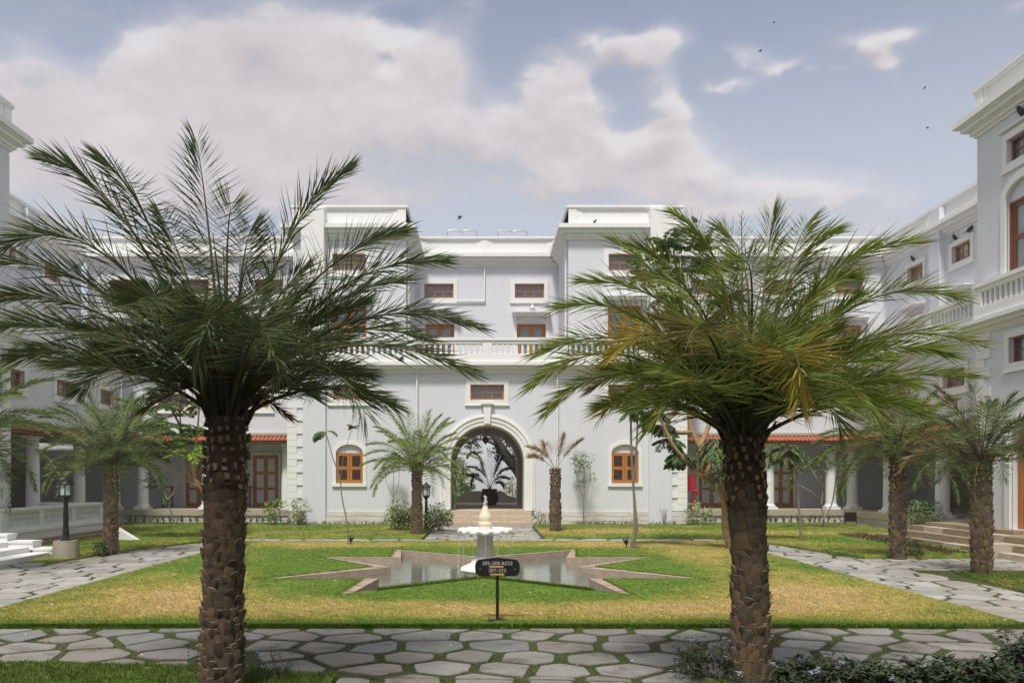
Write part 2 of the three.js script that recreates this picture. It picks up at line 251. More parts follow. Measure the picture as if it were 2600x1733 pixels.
function windowAt(parent, x, y, z, w, h, cols = 3, rows = 2, o = {}) {      // white surround > wooden frame, panes; the opening is w by h
  const t = o.t ?? .22, key = [w.toFixed(2), h.toFixed(2), cols, rows, t].join();
  const win = part(parent, 'window', once('ws' + key, () => join([...ringBoxes(w, h, t, -.02, .055), bx(-w / 2 - t - .04, w / 2 + t + .04, -t - .06, -t + .001, -.02, .09)])), M.trim);
  win.position.set(x, y, z);
  part(win, 'frame', once('wf' + key + (o.mat ? 'd' : ''), () => { const f = .075, g = [...ringBoxes(w - 2 * f, h - 2 * f, f, -.2, -.12).map((q) => { q.translate(0, f, 0); return q; })]; for (let i = 1; i < cols; i++) { const c = -w / 2 + f + (w - 2 * f) * i / cols; g.push(bx(c - .018, c + .018, f, h - f, -.185, -.14)); } for (let i = 1; i < rows; i++) { const c = f + (h - 2 * f) * i / rows; g.push(bx(-w / 2 + f, w / 2 - f, c - .018, c + .018, -.183, -.142)); } return join(g); }), o.mat || M.redWood);
  const pw = (w - .15) / cols - .03, ph = (h - .15) / rows - .03, pg = once('wp' + key, () => join(bx(-pw / 2 - .015, pw / 2 + .015, -ph / 2 - .015, ph / 2 + .015, -.005, .005)));
  for (let i = 0; i < cols; i++) for (let j = 0; j < rows; j++) { const p = part(win, 'pane', pg, M.glass); p.position.set(-w / 2 + .075 + (w - .15) * (i + .5) / cols, .075 + (h - .15) * (j + .5) / rows, -.175); }
  part(win, 'curtain', once('wc' + key, () => join(curtainGeo(w, h))), M.curtain).position.set(0, 0, -.3);
  return win;
}
function doorAt(parent, x, y, z, w, h, mat = M.redWood, leaves = 2, rows = 3) {   // panelled glazed double door set back in its opening
  const key = [w.toFixed(2), h.toFixed(2), leaves, rows].join();
  const d = part(parent, 'door', once('df' + key, () => { const g = [...ringBoxes(w - .16, h - .16, .08, -.16, -.02).map((q) => { q.translate(0, .08, 0); return q; })], lw = (w - .16) / leaves; for (let i = 0; i < leaves; i++) { const a = -w / 2 + .08 + lw * i + .004, b = a + lw - .008, s = .11; g.push(bx(a, a + s, .08, h - .08, -.12, -.07), bx(b - s, b, .08, h - .08, -.12, -.07)); for (let r = 0; r <= rows; r++) { const c = .08 + (h - .16 - .12) * r / rows; g.push(bx(a + s, b - s, c, c + .14, -.119, -.072)); } } return join(g); }), mat);
  d.position.set(x, y, z);
  const lw = (w - .16) / leaves, gw = lw - .22, gh = (h - .28) / rows - .12;
  for (let i = 0; i < leaves; i++) for (let r = 0; r < rows; r++) { const p = part(d, 'pane', once('dp' + key, () => join(bx(-gw / 2 - .03, gw / 2 + .03, -.02, gh + .04, -.006, .006))), M.glass); p.position.set(-w / 2 + .08 + lw * (i + .5), .2 + (h - .28) * r / rows, -.1); }
  part(d, 'curtain', once('dc' + key, () => join(curtainGeo(w, h))), M.curtain).position.set(0, 0, -.2);
  return d;
}
function baluster(parent, x, y, z, h = .5, p = .27) {                      // pier between two round-ended slots
  const g = once('bal' + h + p, () => { const r = p * .31, s = new THREE.Shape(), n = 6; s.moveTo(-p / 2, 0); s.lineTo(p / 2, 0); const side = (sg) => { const o = []; for (let i = 0; i <= n; i++) { const a = Math.PI / 2 * i / n; o.push([p / 2 - r * Math.sin(a), .01 + r - r * Math.cos(a)]); } for (let i = n; i >= 0; i--) { const a = Math.PI / 2 * i / n; o.push([p / 2 - r * Math.sin(a), h - .01 - r + r * Math.cos(a)]); } return sg > 0 ? o : o.reverse().map(([a, b]) => [-a, b]); }; for (const [a, b] of side(1)) s.lineTo(a, b); s.lineTo(p / 2, h); s.lineTo(-p / 2, h); for (const [a, b] of side(-1)) s.lineTo(a, b); s.closePath(); return join(extrude(s, .12, -.06)); });
  const m = part(parent, 'baluster', g, M.trim); m.position.set(x, y, z); return m;
}
function balustrade(parent, x0, x1, y0, z, o = {}) {
  const h = o.h ?? .5, p = .27;
  part(parent, 'balustrade_base', bx(x0, x1, y0, y0 + .38, z - .13, z + .13), M.trim);
  part(parent, 'handrail', [bx(x0, x1, y0 + .379 + h, y0 + .53 + h, z - .1, z + .1), bx(x0 - .03, x1 + .03, y0 + .529 + h, y0 + .66 + h, z - .16, z + .16)], M.trim);
  const posts = [x0 + .2, ...(o.posts || []), x1 - .2];
  posts.forEach((c, i) => { part(parent, 'balustrade_post', bx(c - .2, c + .2, y0 + .379, y0 + .3805 + h, z - .12, z + .12), M.trim); if (i) { const a = posts[i - 1] + .2, b = c - .2, n = Math.max(1, Math.round((b - a) / p)); for (let k = 0; k < n; k++) baluster(parent, a + (b - a) * (k + .5) / n, y0 + .379, z, h, p); } });
}
function quoins(parent, x, sgn, y0, y1, z, name = 'quoin') {                // alternating long and short corner blocks
  let k = 0; for (let y = y0; y < y1 - .2; y += .306, k++) { const L = k % 2 ? .46 : .78; const q = part(parent, name, once('q' + (k % 2) + sgn, () => join(bx(0, sgn * L, .006, .3, -.05, .05))), M.trim); q.position.set(x, y, z); }
}
function shutterWindow(parent, x, y, z) {                                  // arched surround, blind lunette, two louvred shutters
  const w = 1.28, h = 1.44, s = archShape(-w / 2 - .16, w / 2 + .16, 0, h, .58), hole = archShape(-w / 2, w / 2, 0, h, .4, THREE.Path); s.holes.push(hole);
  const win = part(parent, 'window', [extrude(s, .075, -.02), bx(-.82, .82, -.16, .001, -.02, .1)], M.trim); win.position.set(x, y, z);
  part(win, 'lunette', extrude(archShape(-w / 2 + .005, w / 2 - .005, h, h, .39), .05, -.15), M.wall);
  for (const sd of [-1, 1]) {
    const c = sd * w / 4, lw = w / 2 - .012, b = .115, sh = part(win, 'shutter', once('shut', () => join([bx(-lw / 2, -lw / 2 + b, .01, h - .01, -.1, -.04), bx(lw / 2 - b, lw / 2, .01, h - .01, -.1, -.04), ...[[.01, .16], [.64, .8], [h - .14, h - .01]].map(([p, q]) => bx(-lw / 2 + b, lw / 2 - b, p, q, -.099, -.041))])), M.wood);
    sh.position.set(c, 0, 0);
    for (const [p, q] of [[.16, .64], [.8, h - .14]]) part(sh, 'louvre', once('louv' + p, () => { const g = [bx(-lw / 2 + b, lw / 2 - b, p, q, -.1, -.085)]; for (let yy = p + .02; yy < q - .03; yy += .055) { const sl = bx(-lw / 2 + b, lw / 2 - b, -.004, .004, -.02, .02); sl.rotateX(.6); sl.translate(0, yy + .012, -.068); g.push(sl); } return join(g); }), M.louvre);
  }
  return win;
}
const column = () => once('col', () => join([bx(-.34, .34, 0, .12, -.34, .34), lathe([[.32, .12], [.335, .16], [.31, .21], [.27, .23], [.265, .3], [.262, 1.1], [.225, 2.98], [.25, 3.0], [.25, 3.04], [.225, 3.06], [.225, 3.12], [.3, 3.2]], 24), bx(-.31, .31, 3.2, 3.32, -.31, .31)]));

// ---------- the gatehouse in the middle ----------
const GX = .17, GD = 40.3, px2u = (px) => (px - 1237) / 53.35, py2v = (py) => EYE - (py - CY) / 53.35;
const YC0 = 13.63, YC1 = 14.28, YP = 15.25, FLOOR = .74;
{
  const b = thing('palace_gatehouse', 'pale grey three storey palace block with two roof towers and an arched gateway', 'building', [GX, 0, -GD]);
  const archR = 1.76, spring = 3.06, half = 9.52;
  const holes = [archShape(-archR, archR, FLOOR - .02, spring, archR, THREE.Path, 28)];
  for (const s of [-1, 1]) holes.push(archShape(s * 6.56 - .64, s * 6.56 + .64, 2.04, 3.48, .4, THREE.Path), rectHole(s * 6.55, 6.0, 1.58, .73));
  holes.push(rectHole(0, 6.0, 1.6, .73));
  wallSheet(b, -half, half, 0, 7.3, 0, .4, holes);
  for (const s of [-1, 1]) part(b, 'wall', bx(s * half, s * (half - .4), 0, 7.3, -5.3, -.401), M.wall);
  const vault = rectShape(-half + .42, half - .42, 0, 7.1); vault.holes.push(archShape(-archR, archR, FLOOR - .1, spring, archR, THREE.Path, 28));
  part(b, 'passage_vault', extrude(vault, 1.6, -2.0), M.passage);
  const v2 = rectShape(-3, 3, 0, 6.8); v2.holes.push(archShape(-archR - .28, archR + .28, FLOOR - .1, spring, archR + .32, THREE.Path, 28)); part(b, 'passage_vault', extrude(v2, 6.6, -8.6), M.passage);
  const v3 = rectShape(-3, 3, 0, 6.8); v3.holes.push(archShape(-archR, archR, FLOOR - .1, spring, archR, THREE.Path, 28)); part(b, 'passage_vault', extrude(v3, .9, -9.5), M.passage);
  part(b, 'passage_floor', bx(-archR - .3, archR + .3, .3, FLOOR, -9.6, .02), M.granite);
  // gateway surround
  const ring = (r0, r1, z0, z1) => extrude(archBand(0, r0, r1, FLOOR, spring, r0, r1), z1 - z0, z0);
  part(b, 'gateway_arch', [ring(archR - .012, archR + .17, -.3, .05), ring(archR + .17, archR + .36, -.1, .085), ring(archR + .36, archR + .42, -.1, .13), ring(archR + .42, archR + .52, -.1, .06)], M.trim);
  const ks = new THREE.Shape(); ks.moveTo(-.13, 4.86); ks.lineTo(.13, 4.86); ks.lineTo(.2, 5.78); ks.lineTo(-.2, 5.78); ks.closePath();
  part(b, 'keystone', [extrude(ks, .3, -.1), bx(-.3, .3, 5.779, 5.9, -.1, .28)], M.trim);
  // plinth of whitewashed stone, laid in courses
  const R = rng(41);
  for (const s of [-1, 1]) for (let c = 0; c < 3; c++) { let x = c === 2 ? 2.2 : 2.2 + R() * .3; while (x < half) { const L = Math.min(half - x, 1.5 + R() * 1.6); if (L > .3) part(b, 'plinth_stone', bx(s * (x + .008), s * (x + L - .008), c * .235 + .004, c * .235 + .228, -.05, .05 + R() * .02), M.plinth); x += L; } }
  // steps up to the gateway
  [[1.0, 2.14], [.68, 2.12], [.36, 2.1]].forEach(([z, w], k) => { let x = -w; const cuts = [[-.72, .93], [-.9, 1.0], [-.8, .55]][k]; for (const c of [...cuts, w]) { part(b, 'step_stone', bx(x + .006, c - .006, k * .242, k * .242 + .242, .06, z), M.granite); x = c; } });
  // openings
  for (const s of [-1, 1]) { shutterWindow(b, s * 6.56, 2.04, 0); windowAt(b, s * 6.55, 6.0, 0, 1.58, .73); }
  windowAt(b, 0, 6.0, 0, 1.6, .73);
  // corner blocks, shafts, rainwater pipes
  for (const s of [-1, 1]) {
    quoins(b, s * half, -s, .72, 7.2, .0);
    part(b, 'shaft', bx(s * 7.68, s * 8.76, 0, 7.26, -.1, .14), M.wall); part(b, 'shaft', bx(s * 7.68, s * 8.76, 7.74, 14.98, -.1, .56), M.trim);
    part(b, 'rain_pipe', [cyl(s * 3.34, 0, .1, .045, .045, 7.3, 10), ...[1.5, 3.4, 5.3].map((y) => cyl(s * 3.34, y, .1, .06, .06, .08, 10))], M.trim);
  }
  // first floor: cornice and balcony
  cornice(b, -half, half, 7.25, 7.76, -.5, 0, .5);
  part(b, 'balcony_floor', bx(-half + .02, half - .02, 7.4, 7.7, -5.2, -.1), M.floor);
  balustrade(b, -7.6, 7.6, 7.757, .22, { posts: [-3.6, 3.6, 0] .sort((a, c) => a - c) });
  // recessed middle
  const D2 = 5.3, u2 = (px) => (px - 1236) / 47.15, tw = 3.87, tO = 9.25;
  const rw = [rectHole(-2.58, 11.95, 1.58, .78), rectHole(2.3, 11.95, 1.58, .78), rectHole(-2.53, 7.75, 1.56, 2.82), rectHole(2.4, 7.75, 1.56, 2.82)];
  wallSheet(b, -tw, tw, 7.6, YC0 + .3, -D2, .4, rw);
  windowAt(b, -2.58, 11.95, -D2, 1.58, .78); windowAt(b, 2.3, 11.95, -D2, 1.58, .78);
  for (const x of [-2.53, 2.4]) {
    doorAt(b, x, 7.75, -D2 - .1, 1.56, 2.82, M.wood);
    const hood = part(b, 'door_hood', [bx(x - .98, x + .98, 11.0, 11.1, -D2 - .05, -D2 + .5), bx(x - 1.03, x + 1.03, 11.099, 11.16, -D2 - .05, -D2 + .56), bx(x - .94, x + .94, 10.93, 11.001, -D2 - .05, -D2 + .42)], M.trim);
    for (const s of [-1, 1]) { const c = new THREE.Shape(); c.moveTo(0, 0); c.quadraticCurveTo(.04, .3, .34, .44); c.lineTo(.34, .5); c.lineTo(0, .5); c.closePath(); const g = extrude(c, .1, 0); g.rotateY(-Math.PI / 2); g.translate(x + s * .86 + .05, 10.43, -D2 - .02); part(hood, 'bracket', g, M.trim); }
    part(b, 'door_surround', extrude(archBand(x, .78, .96, 7.7, 10.55, .24, .38), .05, -D2 - .02), M.trim);
  }
  cornice(b, -tw, tw, YC0, YC1, -D2 - .4, -D2, .5, [0, 0]);
  parapet(b, -tw, tw, YC1, YP, -D2 - .3, -D2, [-3.72, -.12, 3.72]);
  part(b, 'rain_pipe', [cyl(-.12, 11.76, -D2 + .09, .045, .045, 1.9, 10), (() => { const g = cyl(0, 0, 0, .045, .045, 1.5, 10); g.rotateZ(Math.PI / 2); g.translate(-.12, 11.78, -D2 + .09); return g; })()], M.trim);
  // wall lamp over the door
  part(b, 'wall_lamp', [lathe([[.001, .42], [.02, .38], [.05, .34], [.03, .3], [.05, .2], [.17, .12], [.18, .08], [.001, .08]], 16, 2.45, 11.3, -D2 + .16), cyl(2.45, 11.16, -D2 + .16, .06, .08, .24, 12), bx(2.41, 2.49, 11.5, 11.56, -D2, -D2 + .16)], M.trim);
  // towers
  for (const s of [-1, 1]) {
    const X = (a) => s * a, hl = [rectHole(s * 6.57, 12.15, 1.58, .8), rectHole(s * 6.55, 7.75, 1.58, 2.75)];
    wallSheet(b, Math.min(X(tw), X(tO)), Math.max(X(tw), X(tO)), 7.6, YC0 + .3, -.02, .4, hl);
    part(b, 'wall', bx(X(tw), X(tw + .35), 7.6, YC0 + .3, -D2 - .4, -.42), M.wall); part(b, 'wall', bx(X(tO - .35), X(tO), 7.6, YC0 + .3, -D2 - .4, -.42), M.wall);
    windowAt(b, s * 6.57, 12.15, -.02, 1.58, .8); doorAt(b, s * 6.55, 7.75, -.12, 1.58, 2.75, M.wood);
    part(b, 'door_hood', [bx(s * 6.55 - .98, s * 6.55 + .98, 10.75, 10.85, -.05, .4), bx(s * 6.55 - 1.03, s * 6.55 + 1.03, 10.849, 10.92, -.05, .45)], M.trim);
    cornice(b, Math.min(X(tw), X(tO)), Math.max(X(tw), X(tO)), YC0, YC1, -D2 - .4, -.02, .5);
    const c0 = Math.min(X(tw), X(tO)), c1 = Math.max(X(tw), X(tO));
    parapet(b, c0, c1, YC1, YP, -D2, -.02, [c0 + .2, c1 - .2]);
    part(b, 'parapet', bx(X(tw), X(tw + .3), YC1 + .002, YP - .121, -D2 - .4, -.1), M.trim);
    part(b, 'rain_pipe', cyl(s * (tw - .1), 7.7, -.35, .05, .05, 6.2, 10), M.trim);
  }
  part(b, 'roof', bx(-tO + .3, tO - .3, 14.0, 14.2, -9.4, -D2 - .1), M.floor);
  part(b, 'wall', bx(-tO, tO, 7.2, 14, -9.4, -9.1), M.wall);
  // two pipe guard rails on the roof
  for (const x of [-1.35, 1.4]) part(b, 'roof_railing', tube(spline([V3(x - .8, YP - .4, -D2 - .6), V3(x - .78, YP + .42, -D2 - .6), V3(x - .7, YP + .5, -D2 - .6), V3(x - .1, YP + .5, -D2 - .6), V3(x, YP + .42, -D2 - .6), V3(x + .1, YP + .5, -D2 - .6), V3(x + .7, YP + .5, -D2 - .6), V3(x + .78, YP + .42, -D2 - .6), V3(x + .8, YP - .4, -D2 - .6)], 40), [.028, .028], 6), M.steel);
}

// ---------- wings: arcade below, terrace and set-back storeys above ----------
function wing(label, pos, turn, s, len, o) {
  const b = thing('palace_wing', label, 'building', pos, turn), X = (a, c) => s > 0 ? [a, c] : [-c, -a], B = (a, c, ...r) => bx(s * a, s * c, ...r), S = o.slab ?? [0, len], U = o.upper ?? S, dp = o.depth ?? 3.05;
  part(b, 'veranda_floor', B(S[0], S[1], .44, FLOOR, -dp - .15, .12), M.concrete);
  const R = rng(o.seed); for (let c = 0; c < 2; c++) { let x = 0; while (x < len) { const L = Math.min(len - x, 1.2 + R() * 1.4); part(b, 'plinth_stone', B(x + .008, x + L - .008, c * .22 + .003, c * .22 + .214, -.3, .03 + R() * .03), M.plinth); x += L; } }
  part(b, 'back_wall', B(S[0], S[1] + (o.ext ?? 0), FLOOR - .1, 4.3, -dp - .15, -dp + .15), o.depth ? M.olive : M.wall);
  for (const [x, w, h, mat] of o.doors) { doorAt(b, s * x, FLOOR, -dp + .23, w, h, mat); part(b, 'door_surround', ringBoxes(w, h, .12, -dp + .14, -dp + .25).slice(1).map((g) => { g.translate(s * x, FLOOR, 0); return g; }), M.trim); }
  for (const [x, w, y, h] of o.dimWindows || []) windowAt(b, s * x, y, -dp + .25, w, h, 2, 3, { t: .12, mat: M.darkWood });
  part(b, 'veranda_ceiling', B(S[0], S[1], 4.1, 4.25, -dp + .15, -.5), M.wall);
  for (const x of o.columns) { const c = part(b, 'column', column(), M.trim); c.position.set(s * x, FLOOR, -.32); }
  part(b, 'beam', B(0, len, FLOOR + 3.31, 4.3, -.56, -.06), M.trim);
  // tiled eave: rows of half-round clay tiles
  part(b, 'eave_board', B(0, len, 3.99, 4.05, -.1, .6), M.darkWood);
  const tiles = []; for (let x = .1; x < len - .05; x += .2) { const g = new THREE.CylinderGeometry(.1, .105, .82, 8, 1, true, 0, Math.PI); g.rotateZ(Math.PI / 2); g.rotateY(Math.PI / 2); g.rotateX(-1.18 + Math.PI / 2); g.translate(s * x, 4.19, .3); tiles.push(g); }
  tiles.push((() => { const g = B(0, len, -.02, .02, -.42, .42); g.rotateX(.38); g.translate(0, 4.18, .28); return g; })());
  const tl = part(b, 'roof_tiles', tiles, M.tile); tl.userData.kind = 'stuff'; tl.material.side = THREE.DoubleSide;
  part(b, 'ledge', B(0, len, 4.38, 4.5, -.4, .16), M.concrete);
  const mz = o.mezz.map((x) => rectHole(s * x, 5.75, 1.5, .7)); wallSheet(b, ...X(0, len), 4.3, 7.3, -.02, .35, mz);
  for (const x of o.mezz) windowAt(b, s * x, 5.75, -.02, 1.5, .7);
  cornice(b, ...X(0, len), 7.25, 7.76, -.5, 0, .42, [0, 0]);
  part(b, 'terrace_floor', B(S[0], S[1], 7.4, 7.7, -3.75, -.1), M.floor);
  balustrade(b, ...X(.05, len - .05), 7.757, .14, { posts: [...Array(Math.floor(len / 4.1)).keys()].map((k) => s * (k + 1) * 4.1).filter((v) => Math.abs(v) < len - 1).sort((p, q) => p - q) });
  // upper storeys
  const uh = []; for (const x of o.up) uh.push(rectHole(s * x, 12.15, 1.5, .8), rectHole(s * x, 7.75, 1.3, 2.75));
  wallSheet(b, ...X(...U), 7.6, YC0 + .3, -3.8, .4, uh);
  for (const x of o.up) { windowAt(b, s * x, 12.15, -3.8, 1.5, .8); doorAt(b, s * x, 7.75, -3.88, 1.3, 2.75, M.wood); part(b, 'door_hood', [bx(s * x - .9, s * x + .9, 10.75, 10.85, -3.85, -3.4), bx(s * x - .95, s * x + .95, 10.849, 10.92, -3.85, -3.34)], M.trim); }
  for (const x of o.shafts || []) part(b, 'shaft', B(x - .45, x + .45, 7.6, 15.0, -3.9, -3.5), M.wall);
  for (const x of o.vents || []) { const v = part(b, 'air_vent', bx(s * x - .22, s * x + .22, 13.1, 13.55, -3.82, -3.74), M.trim); for (let k = 0; k < 5; k++) part(v, 'vent_slat', bx(s * x - .18, s * x + .18, 13.14 + k * .08, 13.18 + k * .08, -3.745, -3.71), M.steel); }
  cornice(b, ...X(...U), YC0, YC1, -4.3, -3.8, .5, [0, 0]);
  const np = Math.max(2, Math.round((U[1] - U[0]) / 4)), ps = Array.from({ length: np + 1 }, (_, k) => mix(X(...U)[0] + .2, X(...U)[1] - .2, k / np));
  parapet(b, ...X(...U), YC1, YP, -4.1, -3.8, ps);
  return b;
}
const XB = 9.52 + GX, WL = 17.9 - XB;
wing('pale wing behind the right foreground palm, adjoining the right side of the gatehouse', [XB, 0, -41.8], 0, 1, WL, { seed: 51, ext: 6.4, upper: [0, WL + 3.8], columns: [4.5, 7.6], doors: [[2.35, 1.4, 2.75, M.redWood], [6.0, 1.3, 2.75, M.redWood]], mezz: [2.2, 6.0], up: [2.2, 6.2, 10], shafts: [4.2] });
wing('pale wing behind the left foreground palm, adjoining the left side of the gatehouse', [-XB + 2 * GX, 0, -41.8], 0, -1, WL + 2 * GX, { seed: 52, ext: 6.4, upper: [0, WL + 3.8], columns: [.45, 4.4, 7.6], doors: [[2.15, 1.35, 2.75, M.redWood], [5.7, 1.35, 2.75, M.redWood]], mezz: [2.0, 6.0], up: [2.2, 6.2, 10], shafts: [4.2] });
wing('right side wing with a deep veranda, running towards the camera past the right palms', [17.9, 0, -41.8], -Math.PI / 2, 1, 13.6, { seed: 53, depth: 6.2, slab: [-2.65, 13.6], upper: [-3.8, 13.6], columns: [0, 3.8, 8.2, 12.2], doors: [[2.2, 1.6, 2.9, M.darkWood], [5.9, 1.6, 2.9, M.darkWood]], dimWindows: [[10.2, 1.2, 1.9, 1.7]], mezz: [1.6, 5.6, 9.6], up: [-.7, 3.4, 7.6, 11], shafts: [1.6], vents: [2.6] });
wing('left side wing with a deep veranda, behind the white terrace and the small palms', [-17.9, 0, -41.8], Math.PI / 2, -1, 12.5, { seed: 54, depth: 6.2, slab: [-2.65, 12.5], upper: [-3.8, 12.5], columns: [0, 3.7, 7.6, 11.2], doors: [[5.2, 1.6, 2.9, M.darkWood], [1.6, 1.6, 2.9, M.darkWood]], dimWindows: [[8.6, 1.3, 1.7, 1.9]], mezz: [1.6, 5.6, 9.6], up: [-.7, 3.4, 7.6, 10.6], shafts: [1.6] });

// ---------- side towers at the edges of the picture ----------
function sideTower(label, pos, turn, s) {
  const b = thing('palace_tower', label, 'building', pos, turn), L = 9, X = (a, c) => s > 0 ? [a, c] : [-c, -a];
  const up = [], wx = [2.45, 6.2];
  for (const x of wx) up.push(rectHole(s * x, 12.15, 1.6, .75), archShape(s * x - .85, s * x + .85, 8.62, 11.0, .5, THREE.Path));
  wallSheet(b, ...X(0, L), 7.6, YC0 + .3, 0, .4, up);
  const lo = [archShape(s * 2.9 - 1.05, s * 2.9 + 1.05, FLOOR, 3.2, 1.1, THREE.Path), ...[2.5, 6.4].map((x) => rectHole(s * x, 5.9, 1.5, .8))];
  wallSheet(b, ...X(0, L), 0, 7.6, 0, .4, lo);
  for (const q of [0, L - .4]) part(b, 'wall', bx(s * q, s * (q + .4), 0, YC0 + .3, -4.2, -.401), M.wall);
  for (const x of wx) {
    windowAt(b, s * x, 12.15, 0, 1.6, .75, 3, 2, { mat: M.darkWood });
    const sur = archBand(s * x, .85, 1.08, 8.5, 11.0, .5, .75);
    const w = part(b, 'window', [extrude(sur, .09, -.02)], M.trim);
    part(w, 'lunette', extrude(archShape(s * x - .84, s * x + .84, 10.96, 11.0, .48), .06, -.16), M.wall);
    const d = doorAt(b, s * x, 8.63, -.06, 1.68, 2.32, M.darkWood, 2, 2);
    part(b, 'window_ledge', bx(s * x - 1.15, s * x + 1.15, 13.2, 13.27, 0, .14), M.trim);
  }
  for (const x of [2.5, 6.4]) windowAt(b, s * x, 5.9, 0, 1.5, .8, 3, 2, { mat: M.darkWood });
  // big arched doorway
  const sur = archBand(s * 2.9, 1.05, 1.32, FLOOR, 3.2, 1.1, 1.4); part(b, 'door_surround', extrude(sur, .1, -.02), M.trim);
  const fr = archShape(s * 2.9 - 1.045, s * 2.9 + 1.045, FLOOR + .005, 3.2, 1.09); fr.holes.push(archShape(s * 2.9 - .85, s * 2.9 + .85, FLOOR + .02, 3.2, .9, THREE.Path));
  const dr = part(b, 'door', [extrude(fr, .12, -.3), ...[[-.85, -.02], [.02, .85]].flatMap(([p, q]) => [bx(s * 2.9 + p, s * 2.9 + q, FLOOR + .02, FLOOR + .95, -.28, -.22), bx(s * 2.9 + p + .15, s * 2.9 + q - .15, FLOOR + .18, FLOOR + .8, -.27, -.2)]), bx(s * 2.9 - .06, s * 2.9 + .06, FLOOR, 4.1, -.279, -.19), bx(s * 2.9 - .85, s * 2.9 + .85, 3.1, 3.2, -.281, -.2)], M.wood);
  for (const c of [-.44, .44]) part(dr, 'pane', bx(s * 2.9 + c - .4, s * 2.9 + c + .4, FLOOR + .95, 3.12, -.26, -.25), M.glass);
  part(dr, 'pane', extrude(archShape(s * 2.9 - .84, s * 2.9 + .84, 3.2, 3.2, .88), .01, -.26), M.glass);
  quoins(b, 0, s, .1, 7.1, 0);
  cornice(b, ...X(-.02, L), 7.05, 7.5, -.4, 0, .42, s > 0 ? [1, 0] : [0, 1]);
  balustrade(b, ...X(.35, L), 7.49, .2, { posts: [s * 4.4], h: .5 });
  cornice(b, ...X(0, L), YC0, YC1, -4.2, 0, .55, s > 0 ? [1, 0] : [0, 1]);
  parapet(b, ...X(0, L), YC1, YP, -4.2, 0, s > 0 ? [.2, 4.4, 8.8] : [-8.8, -4.4, -.2]);
  part(b, 'roof', bx(s * .3, s * (L - .3), 14, 14.2, -4.2, -.2), M.floor);
  return b;
}
sideTower('pale grey tower at the right edge with dark wooden arched windows and a balustrade', [16.45, 0, -28.2], -Math.PI / 2, 1);
sideTower('pale grey tower at the left edge, cut off by the picture', [-16.45, 0, -29.35], Math.PI / 2, -1);

// unseen fourth side where the camera stands: arcade added and sized for its shade
{
  const b = thing('added_front_arcade', 'unseen arcade added behind the viewer to close the courtyard, sized for the shade it casts', 'building', [0, 0, -2.3]), H = 18;
  part(b, 'wall', bx(-H, H, 4.3, 7.3, -.2, .2), M.wall);
  part(b, 'veranda_floor', bx(-H, H, .2, FLOOR, -.05, 5), M.floor); part(b, 'back_wall', bx(-H, H, FLOOR, 7.3, 4.6, 5), M.wall); part(b, 'veranda_ceiling', bx(-H, H, 4.3, 4.5, .21, 4.6), M.wall); part(b, 'roof', bx(-H, H, 7.3, 7.5, .21, 4.6), M.floor);
  for (const x of [-15, -11, -7, -3.2, 3.2, 7, 11, 15]) { const c = part(b, 'column', column(), M.trim); c.position.set(x, FLOOR, .35); }
  part(b, 'beam', bx(-H, H, FLOOR + 3.31, 4.301, .1, .6), M.trim); part(b, 'cornice', [bx(-H, H, 7.3, 7.7, -.6, .2), bx(-H, H, 7.699, 7.9, -.5, .2)], M.trim); part(b, 'parapet', bx(-H, H, 7.899, 8.9, -.3, .0), M.trim);
}
// ---------- ground ----------
const POOL_D = 21.5;
function drynessAt(x, D) {      // 0 green .. 1 straw coloured: where the lawn is parched
  let g = 0; const sp = (cx, cd, rx, rd, w) => { const a = (x - cx) / rx, b = (D - cd) / rd; g += w * Math.exp(-(a * a + b * b)); };
  sp(-5.6, 16.4, 2.6, 2.6, .75); sp(5.9, 16.3, 2.6, 2.6, .8); sp(0, 14.4, 5.2, .9, .42); sp(2.5, 14.6, 1.6, .8, .25); sp(-5, 28.4, 4, 1.1, .5); sp(4, 28.4, 5, 1.6, .65); sp(6.2, 24.5, 1.8, 3, .5); sp(5, 35, 5, 1.6, .6); sp(-6, 34, 4, 2, .2); sp(13, 34, 3, 1.5, .5); sp(11.8, 26.5, 1.6, 1.2, .3); sp(-2.2, 15.2, 2.5, .7, .2);
  const d = Math.max(Math.abs(x) / 5.6, Math.abs(D - POOL_D) / 5.8); g -= .5 * smooth(1.12, .75, d);
  g -= .35 * smooth(.5, 0, D - 13.2);
  const n = fbm(x * .55, D * .55, 3, 3) - .5, m = fbm(x * 2.6, D * 2.6, 8, 3) - .5;
  return clamp(g + n * .75 + m * .6 + .12, 0, 1);
}
const dryGrid = (() => { const W = 480, H = 420, o = new Float32Array(W * H); for (let j = 0; j < H; j++) for (let i = 0; i < W; i++) o[j * W + i] = drynessAt(-24 + i * .1, 7 + j * .1); return { W, H, o }; })();
function dryness(x, D) { const u = clamp((x + 24) * 10, 0, 478.9), v = clamp((D - 7) * 10, 0, 418.9), i = u | 0, j = v | 0, a = u - i, b = v - j, { W, o } = dryGrid, p = j * W + i; return mix(mix(o[p], o[p + 1], a), mix(o[p + W], o[p + W + 1], a), b); }
function grassColour(t, k) { const G = [.125, .215, .022], Y = [.36, .315, .08], B = [.50, .365, .165]; const c = t < .5 ? G.map((v, i) => mix(v, Y[i], t * 2)) : Y.map((v, i) => mix(v, B[i], t * 2 - 1)); return c.map((v) => v * k); }
